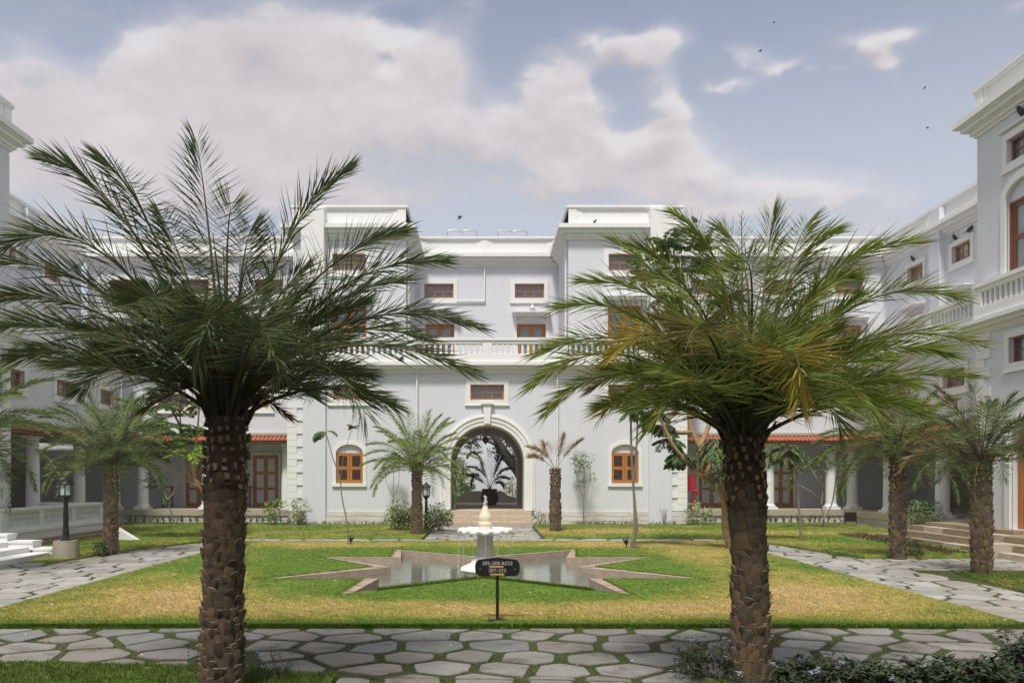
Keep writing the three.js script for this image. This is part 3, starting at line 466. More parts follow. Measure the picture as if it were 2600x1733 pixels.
{
  const n = 1024, f = tfbm(n, [128, 256, 512], 61, .8), X0 = -23, D0 = 8, SZ = 40;
  const map = texture(n, n, (i, j) => { const x = X0 + (i + .5) / n * 46, D = D0 + (j + .5) / n * SZ, t = dryness(x, D) * .9; return grassColour(t, .62 + .75 * f[j * n + i]); }); map.wrapS = map.wrapT = THREE.ClampToEdgeWrapping;
  const bump = texture(256, 256, (i, j) => { const v = f[j * 3 * n + i * 3]; return [v, v, v]; }, 1.2, false);
  M.turf = std({ map, roughness: 1 });
  M.turf.userData = { uv: (x, D) => [(x - X0) / 46, (D - D0) / SZ] };
}
M.soil = std({ ...stoneTex([.05, .062, .018], [.04, .034, .018], 2.2, 62, .4), bumpScale: .01, roughness: 1 });
function sheet(poly, y0, y1, mat, holes = []) {    // turf slab cut to an outline of [x, depth]
  const s = new THREE.Shape(poly.map(([x, D]) => new THREE.Vector2(x, D))); for (const h of holes) s.holes.push(new THREE.Path(h.map(([x, D]) => new THREE.Vector2(x, D))));
  let g = new THREE.ExtrudeGeometry(s, { depth: y1 - y0, bevelEnabled: false }); g.rotateX(-Math.PI / 2); g.translate(0, y0, 0); g = clean(g);
  const p = g.attributes.position, uv = g.attributes.uv; if (mat.userData.uv) for (let i = 0; i < p.count; i++) uv.setXY(i, ...mat.userData.uv(p.getX(i), -p.getZ(i)));
  return g;
}
const box4 = (x0, x1, d0, d1) => [[x0, d0], [x1, d0], [x1, d1], [x0, d1]];
// ---------- star-shaped pool ----------
const star = { outT: [[-5.15, -2.6], [-4.85, 2.75], [-2.8, 5.15], [2.95, 5.15], [5.1, 2.75], [5.1, -2.55], [2.92, -5.2], [-2.82, -5.15]] };
const innerPts = [], outerPts = [];
{ // water corners between the tips, then tips; clockwise from the left tip
  const re = [[-2.35, 0], [-2.33, 2.42], [0, 2.45], [2.33, 2.42], [2.35, 0], [2.36, -2.45], [0, -2.42], [-2.36, -2.45]], T = star.outT;
  for (let k = 0; k < 8; k++) { const [tx, td] = T[k], l = Math.hypot(tx, td), [rx, rd] = re[k], rl = Math.hypot(rx, rd); outerPts.push([tx, td], [rx * (1 + .5 / rl), rd * (1 + (k === 6 ? .03 : .27) / rl)]); innerPts.push([tx * (1 - .5 / l), td * (1 - .5 / l)], [rx, rd]); }
}
const shiftD = (pts) => pts.map(([x, d]) => [x, d + POOL_D]);
const poolOuter = shiftD(outerPts), poolInner = shiftD(innerPts);
{
  const pool = thing('star_pool', 'star shaped stone basin set in the lawn around the fountain', 'pool', [0, 0, 0]);
  for (let k = 0; k < 16; k++) {           // rim of dressed stones, one to each side of the star
    const a = poolOuter[k], b = poolOuter[(k + 1) % 16], c = poolInner[(k + 1) % 16], d = poolInner[k];
    const poly = [a, b, c, d]; const cx = poly.reduce((s, p) => s + p[0], 0) / 4, cd = poly.reduce((s, p) => s + p[1], 0) / 4;
    part(pool, 'rim_stone', sheet(poly.map(([x, D]) => [mix(x, cx, .004), mix(D, cd, .004)]), -.34, .082 + (k % 3) * .004, { userData: {} }), M.rim);
  }
  part(pool, 'basin_floor', sheet(poolInner, -.9, -.8, { userData: {} }), M.brownStone);
  const wallPts = poolInner; for (let k = 0; k < 16; k++) { const a = wallPts[k], b = wallPts[(k + 1) % 16], dx = b[0] - a[0], dd = b[1] - a[1], l = Math.hypot(dx, dd), nx = -dd / l * .12, nd = dx / l * .12; const cxm = (a[0] + b[0]) / 2, cdm = (a[1] + b[1]) / 2 - POOL_D, sg = (nx * cxm + nd * cdm) > 0 ? 1 : -1; part(pool, 'basin_wall', sheet([a, b, [b[0] + nx * sg, b[1] + nd * sg], [a[0] + nx * sg, a[1] + nd * sg]], -.9, -.341, { userData: {} }), M.brownStone); }
  // water with small ripples
  const n = 256, w1 = tfbm(n, [6, 12, 24, 48], 65, .7), rip = texture(n, n, (i, j) => { const v = w1[j * n + ((i * 1) % n)]; return [v, v, v]; }, 1.6, false); rip.repeat.set(1 / 2.4, 1 / .9);
  struct('water', sheet(poolInner, -.8, -.12, { userData: {} }), std({ color: col(.14, .165, .13), roughness: .05, bumpMap: rip, bumpScale: .006 }), 'murky green water in the star pool');
}
// the hill top on which the palace stands, and the hazy plain far below it
{
  const top = sheet([[-60, -34], [60, -34], [60, 82], [-60, 82]], -1.2, -.004, { userData: {} }, [poolOuter]);
  const R = [], idx = [], N = 96, K = 40;
  for (let k = 0; k <= K; k++) { const rr = 58 * Math.pow(5400 / 58, k / K); for (let i = 0; i < N; i++) { const a = 2 * Math.PI * i / N, q = Math.max(Math.abs(Math.cos(a)), Math.abs(Math.sin(a))), e = rr / mix(q, 1, smooth(0, 6, k)), x = Math.cos(a) * e, z = Math.sin(a) * e - 24; R.push(x, k < 2 ? -.5 - k * .1 : -.8 - smooth(60, 420, rr) * 62 + (rr > 700 ? (fbm(x * .002, z * .002, 5, 4) - .5) * 40 : 0), z); if (k) { const p = (k - 1) * N + i, r = (k - 1) * N + (i + 1) % N; idx.push(p, p + N, r, r, p + N, r + N); } } }
  const far = new THREE.BufferGeometry(); far.setAttribute('position', new THREE.Float32BufferAttribute(R, 3)); far.setIndex(idx); far.computeVertexNormals();
  struct('ground', top, M.soil, 'ground under the courtyard'); struct('terrain', far, mottled([.20, .185, .12], .35, 60, 63), 'pale hazy plain below the palace hill');
}
// ---------- lawns: turf slabs standing a little above the paths ----------
const TURF = .095, LX = 8.44, LN = 13.1, LF = 29.9;
const lawns = [
  ['lawn', box4(-LX, LX, LN, LF), [poolOuter]],
  ['lawn', box4(-9.3, -2.3, 31.7, 41.6)], ['lawn', box4(2.3, 9.5, 31.7, 41.6)],
  ['lawn', [[-11.55, 23], [-11.3, 26.2], [-9.4, 31.7], [-9.301, 41.6], [-17.7, 41.6], [-17.7, 25.4], [-12.6, 25.2], [-12.4, 23]]],
  ['lawn', [[10.9, 24.2], [15.0, 24.3], [15.0, 33], [17.7, 34], [17.7, 41.6], [9.501, 41.6], [9.6, 31.7]]],
  ['lawn', [[-16, 9], [-1.75, 9], [-1.75, 10.0], [-3.2, 10.45], [-5, 10.6], [-8.6, 10.9], [-16, 10.9]]],
  ['lawn', [[2.6, 6], [16, 6], [16, 10.4], [6, 10.4], [4.5, 10.2], [2.4, 9.6], [2.1, 8.5]]],
  ['lawn', [[-17, 16], [-11.6, 16.2], [-11.6, 19.9], [-17, 20.4]]],
  ['lawn', [[11.0, 17.2], [17, 15.8], [17, 20.6], [11.6, 20.9]]],
];
const lawnLabels = ['square lawn around the star pool, green with straw coloured patches', 'lawn left of the gateway steps', 'lawn right of the gateway steps', 'lawn along the left wing', 'lawn along the right wing', 'shaded grass in the left foreground', 'shaded grass in the right foreground', 'grass island on the left', 'grass island on the right'];
lawns.forEach(([n, p, h], i) => struct(n, sheet(p, 0, i > 4 ? .05 : TURF, M.turf, h), M.turf, lawnLabels[i]));
// ---------- flagstone paths ----------
function clip(poly, nx, ny, d) { const o = []; for (let i = 0; i < poly.length; i++) { const a = poly[i], b = poly[(i + 1) % poly.length], da = a[0] * nx + a[1] * ny - d, db = b[0] * nx + b[1] * ny - d; if (da <= 0) o.push(a); if ((da < 0 && db > 0) || (da > 0 && db < 0)) { const t = da / (da - db); o.push([mix(a[0], b[0], t), mix(a[1], b[1], t)]); } } return o; }
const flagSet = (k0, s0, stain) => [[.34, .33, .30], [.30, .285, .255], [.375, .365, .34], [.32, .295, .255], [.285, .29, .275]].map((c, i) => { c = c.map((v) => v * k0); return std({ ...stoneTex(c, c.map((v, k) => v * [.86, .8, .72][k]), 1.7, s0 + i * 7, stain), bumpScale: .014, roughness: .8 }); });
const flagMats = flagSet(1, 80, .2), dimmed = flagSet(.66, 180, .5);  // darker set for the near path: lens vignetting put into the stone colour
const insideP = (p, x, d) => { let c = false; for (let i = 0, j = p.length - 1; i < p.length; j = i++) if ((p[i][1] > d) !== (p[j][1] > d) && x < (p[j][0] - p[i][0]) * (d - p[i][1]) / (p[j][1] - p[i][1]) + p[i][0]) c = !c; return c; };
const stones = [], stoneCells = {};
const onStone = (x, D) => { for (let i = -1; i < 2; i++) for (let j = -1; j < 2; j++) for (const s of stoneCells[(Math.floor(x) + i) + ',' + (Math.floor(D) + j)] || []) if (insideP(s, x, D)) return true; return false; };
function flagPath(label, polyConvexList, sx, sd, gap, seed, mats = flagMats) {
  const R = rng(seed), P = new THREE.Mesh(join(polyConvexList.map((p) => sheet(p, -.02, .008 + (seed % 5) * .0008, { userData: {} }))), M.soil); P.name = numbered('path'); P.userData = { kind: 'structure', label }; P.castShadow = P.receiveShadow = true; scene.add(P);
  let all = polyConvexList.flat(), x0 = Math.min(...all.map((p) => p[0])) - sx, x1 = Math.max(...all.map((p) => p[0])) + sx, d0 = Math.min(...all.map((p) => p[1])) - sd, d1 = Math.max(...all.map((p) => p[1])) + sd;
  const seeds = []; let row = 0; for (let d = d0; d < d1; d += sd * .86, row++) for (let x = x0 + (row % 2) * sx / 2; x < x1; x += sx) seeds.push([x + (R() - .5) * sx * .62, d + (R() - .5) * sd * .5]);
  for (const s of seeds) for (const area of polyConvexList) {
    let poly = area.map((p) => [...p]); const g = gap * (.7 + R() * .9);
    for (const q of seeds) { if (q === s) continue; const dx = q[0] - s[0], dd = q[1] - s[1], l = Math.hypot(dx, dd); if (l > 3 * Math.max(sx, sd)) continue; const mx = (s[0] + q[0]) / 2, md = (s[1] + q[1]) / 2, nx = dx / l, nd = dd / l; poly = clip(poly, nx, nd, mx * nx + md * nd - g / 2); if (poly.length < 3) break; }
    if (poly.length < 3) continue;
    let A = 0; poly.forEach((p, i) => { const q = poly[(i + 1) % poly.length]; A += p[0] * q[1] - q[0] * p[1]; }); A = Math.abs(A) / 2; if (A < sx * sd * .07) continue;
    const cut = []; poly.forEach((p, i) => { const a = poly[(i + poly.length - 1) % poly.length], b = poly[(i + 1) % poly.length], t = .03 + R() * .1; cut.push([mix(p[0], a[0], t), mix(p[1], a[1], t)], [mix(p[0], b[0], t), mix(p[1], b[1], t)]); });
    const cx = cut.reduce((v, p) => v + p[0], 0) / cut.length, cd = cut.reduce((v, p) => v + p[1], 0) / cut.length, top = .03 + R() * .016, tx = (R() - .5) * .012, td = (R() - .5) * .012, pos = [];
    const tp = cut.map(([x, D]) => [mix(x, cx, .035), top + (x - cx) * tx + (D - cd) * td, -mix(D, cd, .035)]), bt = cut.map(([x, D]) => [x, top - .012 + (x - cx) * tx + (D - cd) * td, -D]), lo = cut.map(([x, D]) => [x, -.01, -D]), N = cut.length, push = (...v) => v.forEach((w) => pos.push(...w)), ccw = (() => { let a = 0; tp.forEach((p, i) => { const q = tp[(i + 1) % N]; a += p[0] * q[2] - q[0] * p[2]; }); return a < 0; })();
    for (let i = 0; i < N; i++) { const k = (i + 1) % N, c0 = [cx, top, -cd]; const q = (a, b, c) => ccw ? push(a, b, c) : push(a, c, b); q(c0, tp[i], tp[k]); q(tp[i], bt[i], bt[k]); q(tp[i], bt[k], tp[k]); q(bt[i], lo[i], lo[k]); q(bt[i], lo[k], bt[k]); }
    const geo = new THREE.BufferGeometry(); geo.setAttribute('position', new THREE.Float32BufferAttribute(pos, 3)); geo.computeVertexNormals();
    part(P, 'flagstone', clean(geo), mats[R() * 5 | 0]); { stones.push(cut); const k = Math.floor(cx) + ',' + Math.floor(cd); (stoneCells[k] ??= []).push(cut); }
  }
  return P;
}
flagPath('flagstone path with grassy joints across the foreground', [[[-9.6, 10.9], [-8.6, 10.9], [-1.75, 10.0], [2.4, 9.7], [6, 10.4], [11, 10.4], [11, LN - .04], [-9.6, LN - .04]], [[-1.7, 8.6], [2.05, 8.6], [2.35, 9.65], [-1.7, 9.95]]], .82, .76, .13, 91, dimmed);
flagPath('flagstone path beside the left edge of the square lawn', [[[-11.5, LN - .04], [-LX - .03, LN - .04], [-LX - .03, 30], [-9.9, 30], [-11.25, 26], [-11.5, 22.95]], [[-12.9, 20.1], [-11.53, 20.1], [-11.53, 22.95], [-12.9, 22.95]]], .86, .86, .085, 92);
flagPath('flagstone path beside the right edge of the square lawn', [[[LX + .03, LN - .04], [11, LN - .04], [10.7, 24], [9.6, 30], [LX + .03, 30]], [[10.75, 21.3], [15.6, 21.0], [15.6, 24.1], [10.72, 24.0]]], .86, .84, .085, 93);
flagPath('narrow flagstone path beyond the square lawn', [[[-9.4, LF + .08], [9.5, LF + .08], [9.5, 31.6], [-9.4, 31.6]]], 1.0, .8, .1, 94);
flagPath('flagstones leading to the gateway steps', [[[-2.2, 31.65], [2.2, 31.65], [2.2, 39.2], [-2.2, 39.2]]], .95, .8, .1, 95);
// ---------- date palms ----------
function frondMesh(T, P, o) {                // P: points of the midrib from base to tip; leaflets in several ranks
  const R = o.R, n = P.length - 1, len = P.reduce((s, p, i) => i ? s + p.distanceTo(P[i - 1]) : 0, 0);
  const out = V3(P[n].x - P[0].x, 0, P[n].z - P[0].z); if (out.lengthSq() < .01) out.set(.3, 0, 1); out.normalize();
  const tangent = (i) => P[Math.min(n, i + 1)].clone().sub(P[Math.max(0, i - 1)]).normalize();
  const w = o.rib ?? .03; T.add(tube(P, (t) => mix(w, .004, Math.pow(t, .45)), 5), o.ribCol);
  const pairs = o.pairs, t0 = o.start ?? .27;
  for (let k = 0; k < pairs * 2; k++) {
    const t = t0 + (1 - t0) * Math.pow((k + R() * .7) / (pairs * 2), .92), f = Math.min(n - .001, t * n), i = f | 0, p = P[i].clone().lerp(P[i + 1], f - i), D = tangent(i).lerp(tangent(i + 1), f - i).normalize();
    const ref = V3(0, 1, 0).addScaledVector(out, -.7), N = ref.addScaledVector(D, -ref.dot(D)).normalize(), S = D.clone().cross(N).normalize(), sd = k % 2 ? 1 : -1;
    const b = [-.25, .1, .55, .3][(k >> 1) & 3] + (R() - .5) * .35, a = mix(1.18, .5, smooth(.5, 1, t)) + (R() - .5) * .3 - (t < .35 ? (R() - .5) * .5 : 0);
    const d = D.clone().multiplyScalar(Math.cos(a)).addScaledVector(S, sd * Math.sin(a) * Math.cos(b)).addScaledVector(N, Math.sin(a) * Math.sin(b)).normalize();
    const u = (t - t0) / (1 - t0), L = o.leaf * (u < .25 ? mix(.5, 1, u / .25) : mix(1, .5, Math.pow((u - .25) / .75, 1.4))) * (.82 + R() * .34);
    const nl = d.clone().cross(D).cross(d).normalize(); if (nl.y < 0) nl.negate();
    const q = .7 + R() * .6, y = R() < (o.yellow ?? 0) ? .75 : R() * .15, c = o.col.map((v, j) => mix(v, o.alt[j], y) * q);
    if (o.simple) T.flat(p, d, nl, L, o.wid, c); else T.leaf(p, d, nl, L, o.wid * (.8 + R() * .4), c, .22, (o.droop ?? .05) * (.3 + R()));
  }
  return len;
}
const bossMats = [[.13, .09, .058], [.165, .115, .07], [.098, .073, .053], [.142, .105, .075], [.22, .145, .075], [.085, .058, .039]].map((c, i) => { const m = mottled(c, .35, .12, 120 + i, { roughness: .95 }); m.bumpScale = .006; return m; });
const cutMats = [[.30, .20, .10], [.24, .17, .10], [.34, .22, .10], [.25, .20, .15]].map((c, i) => mottled(c, .3, .1, 130 + i, { roughness: .9 }));
M.fibre = mottled([.11, .075, .046], .4, .15, 140, { roughness: 1 });
function bossGeo(kind, cut, v) {               // stub of an old leaf. kind 0: weathered wedge with a flat cut top; kind 1: fresh stub with the cut turned outwards
  const R = rng(300 + v), j = (a = .12) => (R() - .5) * a, tr = (...l) => { const pos = []; for (const t of l) for (const p of t) pos.push(...p); const q = new THREE.BufferGeometry(); q.setAttribute('position', new THREE.Float32BufferAttribute(pos, 3)); q.computeVertexNormals(); return clean(q); };
  if (kind) {
    const B = [[-.45, .1, -.1], [.45, .1, -.1], [.5, .8, -.1], [-.5, .8, -.1]], E = [[-.2 + j(), .3 + j(), .95], [.22 + j(), .28 + j(), 1.0], [.36 + j(), .92 + j(), .72], [-.34 + j(), .95 + j(), .7]];
    if (cut) return tr([E[0], E[1], E[2]], [E[0], E[2], E[3]]);
    const o = []; for (let k = 0; k < 4; k++) { const n = (k + 1) % 4; o.push([B[k], B[n], E[n]], [B[k], E[n], E[k]]); } return tr(...o);
  }
  const a = [-.1 + j(), 0, .05], b = [.1 + j(), 0, .05], c = [.47 + j(), .58 + j(.24), .3], e = [-.47 + j(), .56 + j(.24), .3], h = 1 + j(.1), f = [.27 + j(), h - .03 + j(), .7], g = [-.26 + j(), h - .03 + j(), .7], m = [j(.2), .5 + j(), .72], mt = [j(.2), h + j(.06), 1.05], tb = [.36, h - .06, -.4], ta = [-.36, h - .06, -.4];
  return cut ? tr([g, mt, ta], [mt, tb, ta], [mt, f, tb]) : tr([a, b, m], [b, c, m], [c, f, m], [f, mt, m], [mt, g, m], [g, e, m], [e, a, m], [c, tb, f], [e, g, ta], [b, [.4, .0, -.4], c], [a, e, [-.4, .0, -.4]], [c, [.4, .0, -.4], tb], [e, ta, [-.4, .0, -.4]]);
}
function palmTrunk(p, H, r0, r1, o) {        // core of fibre wrapped in a spiral of leaf stubs; lean is the offset of the top
  const R = rng(o.seed), lean = o.lean || [0, 0], ax = (t) => V3(lean[0] * t * t, H * t, lean[1] * t * t), rad = (t) => mix(r0, r1, t) * (1 + .05 * Math.sin(t * 9 + o.seed));
  part(p, 'trunk', tube(Array.from({ length: 13 }, (_, i) => ax(i / 12)), (t) => rad(t) * .9, 14), M.fibre);
  const bw = o.bw, bh = o.bh, rows = Math.ceil(H / (bh * o.pitch)), per = Math.round(2 * Math.PI * (r0 + r1) / 2 / (bw * .98)); let n = 0;
  const bodies = [], tips = [], cuts = [];
  for (let r = 0; r < rows; r++) for (let k = 0; k < per; k++) {
    const t = (r + .15 + (k / per) + (R() - .5) * .35) / (rows + .6), a = 2 * Math.PI * (k + (r % 2) * .5 + (R() - .5) * .42) / per + r * .11; if (t > 1.02 || R() < .06) continue;
    const c = ax(t), young = smooth(.55, .95, t), w = bw * (.78 + R() * .45) * mix(1.08, .8, young), h = bh * (.7 + R() * .75), d = bw * mix(.36, .5, young) * (.45 + R() * 1.0), v = (r * 7 + k * 3) % 5, ci = R() * 5 | 0, rr = rad(t) * .9;
    const pos = V3(c.x + Math.sin(a) * rr, c.y, c.z + Math.cos(a) * rr);
    const kind = young * .95 + (R() - .5) * .3 > .45 ? 1 : 0, body = once('boss' + kind + v, () => bossGeo(kind, false, v)), tip = once('bosscut' + kind + v, () => bossGeo(kind, true, v)), sc = kind ? [w * .78, h * .62, d * .9] : [w, h, d], tilt = (R() - .5) * .35;
    if (o.parts && n < 300) {
      const m = part(p, 'leaf_stub', body, kind ? bossMats[5] : bossMats[ci]); m.position.copy(pos); m.rotation.order = 'YXZ'; m.rotation.y = a; m.rotation.z = tilt; m.scale.set(...sc); cuts.push([tip, m, kind]);
    } else { for (const [g0, L] of [[body, bodies], [tip, tips]]) { const g = g0.clone(); g.scale(...sc); g.rotateZ(tilt); g.rotateY(a); g.translate(pos.x, pos.y, pos.z); L.push(g); } }
    n++;
  }
  cuts.forEach(([g, m, kind], i) => part(m, 'cut_face', g, cutMats[kind ? i % 3 : 3]));
  if (bodies.length) { const m = part(p, 'leaf_stubs', bodies, bossMats[o.mat ?? 1]); m.userData.kind = 'stuff'; part(p, 'cut_faces', tips, cutMats[o.mat === 4 ? 0 : 3]).userData.kind = 'stuff'; }
}
const BACKLIT = [.080, .122, .04], MID = [.19, .26, .042], YEL = [.36, .23, .03], RIB = [.14, .13, .05], DRY = [.30, .19, .09];  // left palm green: backlit silhouette and corner darkening put into the colour
function bigPalm(label, base, H, crown, o, list) {
  const p = thing('date_palm', label, 'palm tree', base.toArray(), 0, 'date palms in the courtyard'), R = rng(o.seed);
  palmTrunk(p, H, o.r0, o.r1, o);
  const T0 = crown.clone().sub(base), spear = V3(0, .5, 0);
  const add = (P, q = {}) => { const t = new Tris(); frondMesh(t, P, { R, pairs: o.pairs, leaf: o.leaf, wid: o.wid, col: o.col, alt: o.alt || YEL, ribCol: RIB, rib: .042, yellow: o.yellow, ...q }); part(p, 'frond', t.geo(), M.leaf, q.label); };
  const root = (tip, k) => { const d = V3(tip.x - T0.x, 0, tip.z - T0.z), l = d.length() || 1, s = Math.min(.17, l * .12); return V3(T0.x + d.x / l * s, T0.y + (k ?? (R() * .3)), T0.z + d.z / l * s); };
  for (const [mx, my, tx, ty, dm, dt, q] of list) {
    const mid = at(mx, my, o.D + dm).sub(base), tip = at(tx, ty, o.D + dt).sub(base).sub(mid).multiplyScalar(.86).add(mid), a = root(tip, .1 + R() * .25), c = mid.clone().multiplyScalar(2).addScaledVector(a, -.5).addScaledVector(tip, -.5);
    add(bez(a, c, tip, 22), q);
  }
  for (let i = 0; i < o.fill; i++) {       // the rest of the crown, mostly turned towards and away from the camera
    const phi = i * 2.39996 + R() * .4, e0 = mix(.55, 1.25, Math.pow((i + .5) / o.fill, .8)), L = o.len * mix(.72, .6, i / o.fill) * (.8 + R() * .3), dr = mix(1.0, .6, (i + .5) / o.fill) * (.75 + R() * .4), P = []; let q = root(V3(T0.x + Math.cos(phi), 0, T0.z + Math.sin(phi)), .3 * (i / o.fill)); P.push(q);
    const N = 18; for (let k = 0; k < N; k++) { const e = e0 - dr * Math.pow((k + .5) / N, 1.3); q = q.clone().add(V3(Math.cos(phi) * Math.cos(e), Math.sin(e), Math.sin(phi) * Math.cos(e)).multiplyScalar(L / N)); P.push(q); }
    add(P, R() < (o.dryFill ?? 0) ? { col: [.17, .13, .04] } : {});
  }
  // young spear leaf still folded
  const sp = new Tris(); for (let k = 0; k < 3; k++) { const a = k * 2.1, P = bez(V3(T0.x, T0.y + .3, T0.z), V3(T0.x + Math.cos(a) * .05, T0.y + 1.1, T0.z + Math.sin(a) * .05), V3(T0.x + Math.cos(a) * .22, T0.y + 1.7 + R() * .3, T0.z + Math.sin(a) * .2), 8); sp.add(tube(P, (t) => mix(.03, .004, t), 5), [.13, .15, .05]); } part(p, 'spear_leaf', sp.geo(), M.leaf);
  // loose fibres among the stubs
  const fi = new Tris(); for (let k = 0; k < 420; k++) { const t = Math.pow(R(), .7), a = R() * 6.28, r = mix(o.r0, o.r1, t) * (.95 + R() * .1), q = V3(o.lean[0] * t * t + Math.sin(a) * r, H * t, o.lean[1] * t * t + Math.cos(a) * r), e = V3(Math.sin(a) * .5 + (R() - .5), R() * 1.4 - .5, Math.cos(a) * .5 + (R() - .5)).normalize(); fi.flat(q, e, V3(Math.cos(a), 0, -Math.sin(a)), .05 + R() * .08, .006, [.13 + R() * .1, .09 + R() * .06, .05], .3); } part(p, 'fibres', fi.geo(), M.leafMatte).userData.kind = 'stuff';
  // fibre and old leaf bases where the crown leaves the trunk
  const fb = []; for (let k = 0; k < 46; k++) { const a = k * 2.4, h = (k / 46) * .55 - .12, r = .2 * (1 - k / 90), q = V3(T0.x + Math.cos(a) * r * .6, T0.y + h - .1, T0.z + Math.sin(a) * r * .6); fb.push(tube(bez(q, q.clone().add(V3(Math.cos(a) * .09, .16, Math.sin(a) * .09)), q.clone().add(V3(Math.cos(a) * .26, .42 + R() * .14, Math.sin(a) * .26)), 5), (t) => mix(.035, .012, t), 5)); } part(p, 'leaf_base', fb, bossMats[2]);
  return p;
}
{
  const D = 9.3, base = at(564, 1762, D); base.y = 0;
  bigPalm('green date palm with the rough trunk in the left foreground, its backlit darkness put into the leaf colour', base, 3.05, V3(base.x + .06, 3.02, base.z), { seed: 7, D, r0: .235, r1: .225, bw: .10, bh: .13, pitch: .84, parts: true, lean: [.06, 0], pairs: 80, leaf: .66, wid: .0175, col: BACKLIT, yellow: .004, fill: 24, len: 2.5, dryFill: .04 }, [
    [535, 640, 493, 312, .3, .6], [320, 565, 85, 385, .2, .5], [380, 575, 235, 378, .5, 1.0], [270, 650, -40, 630, -.2, -.3], [250, 735, -80, 668, .2, .6], [240, 790, -60, 760, -.4, -.9], [230, 850, -30, 830, .1, .2], [260, 905, 20, 905, -.3, -.7],
    [575, 690, 588, 500, -.2, -.3], [610, 720, 640, 560, .6, 1.0], [715, 640, 905, 405, .1, .3], [790, 720, 1047, 568, -.2, -.4], [850, 740, 1159, 652, .1, .2], [800, 800, 1060, 700, .4, .9], [900, 815, 1252, 829, .2, .3], [870, 880, 1236, 950, -.3, -.6], [780, 920, 955, 1075, -.4, -.8], [830, 850, 1120, 860, .6, 1.1],
    [480, 720, 400, 520, .6, 1.2], [440, 800, 330, 760, -.9, -1.9], [560, 800, 480, 940, -1.0, -1.7], [640, 820, 720, 960, -.9, -1.6], [330, 930, 190, 1000, .5, .8],
    [648, 1000, 750, 1068, -.05, 0, { col: [.16, .10, .05], pairs: 30, leaf: .3, label: 'short dry brown frond' }], [470, 985, 350, 1050, .2, .3, { col: [.09, .075, .03], pairs: 40, leaf: .36 }],
  ]);
}
{
  const D = 9.5, base = at(1908, 1750, D); base.y = 0;
  const yel = { col: [.40, .33, .045], alt: [.50, .35, .06], label: 'yellowing frond' };
  bigPalm('bright green date palm with yellowing fronds in the right foreground', base, 2.85, V3(base.x - .1, 2.8, base.z), { seed: 19, D, r0: .21, r1: .205, bw: .10, bh: .145, pitch: .78, parts: true, lean: [-.1, 0], pairs: 74, leaf: .62, wid: .0155, col: MID, yellow: .05, fill: 42, len: 2.35, dryFill: .07 }, [
    [1935, 780, 1965, 515, .2, .3], [1885, 780, 1883, 508, .1, .2, { pairs: 20, leaf: .16 }], [1850, 760, 1760, 570, .4, .7], [1760, 760, 1600, 610, .1, .2], [1720, 800, 1450, 700, .2, .4], [1660, 830, 1390, 770, -.2, -.3], [1620, 870, 1330, 900, .1, .2], [1600, 905, 1318, 985, -.3, -.6], [1600, 950, 1366, 1050, .1, .1], [1700, 970, 1506, 1056, .3, .4, yel],
    [1700, 860, 1540, 905, -.5, -.9, yel], [1800, 850, 1730, 900, -1.1, -1.9, { col: [.15, .15, .03] }], [2060, 740, 2362, 598, .1, .2], [2000, 720, 2130, 570, .5, .9], [2150, 790, 2470, 748, -.2, -.4], [2190, 870, 2525, 872, .2, .4], [2160, 905, 2440, 895, -.4, -.8], [2180, 965, 2500, 955, .4, .7], [2140, 1010, 2380, 1062, .1, .1], [2000, 900, 2040, 1040, -1.0, -1.5, yel],
    [1830, 700, 1700, 520, .9, 1.5], [1900, 740, 1830, 560, .8, 1.2], [1990, 720, 2060, 540, .9, 1.5], [2040, 780, 2240, 600, .8, 1.4], [1740, 780, 1540, 590, .9, 1.6], [1790, 800, 1640, 690, -.4, -.8], [2030, 800, 2180, 690, -.5, -.9], [1910, 780, 1890, 640, -.6, -1.0],
    [2080, 960, 2240, 1060, -.7, -1.2], [1760, 990, 1640, 1090, -.5, -.9], [2050, 1000, 2160, 1120, .6, .9], [1700, 930, 1480, 990, .6, 1.1, { col: [.14, .12, .03] }],
  ]);
}
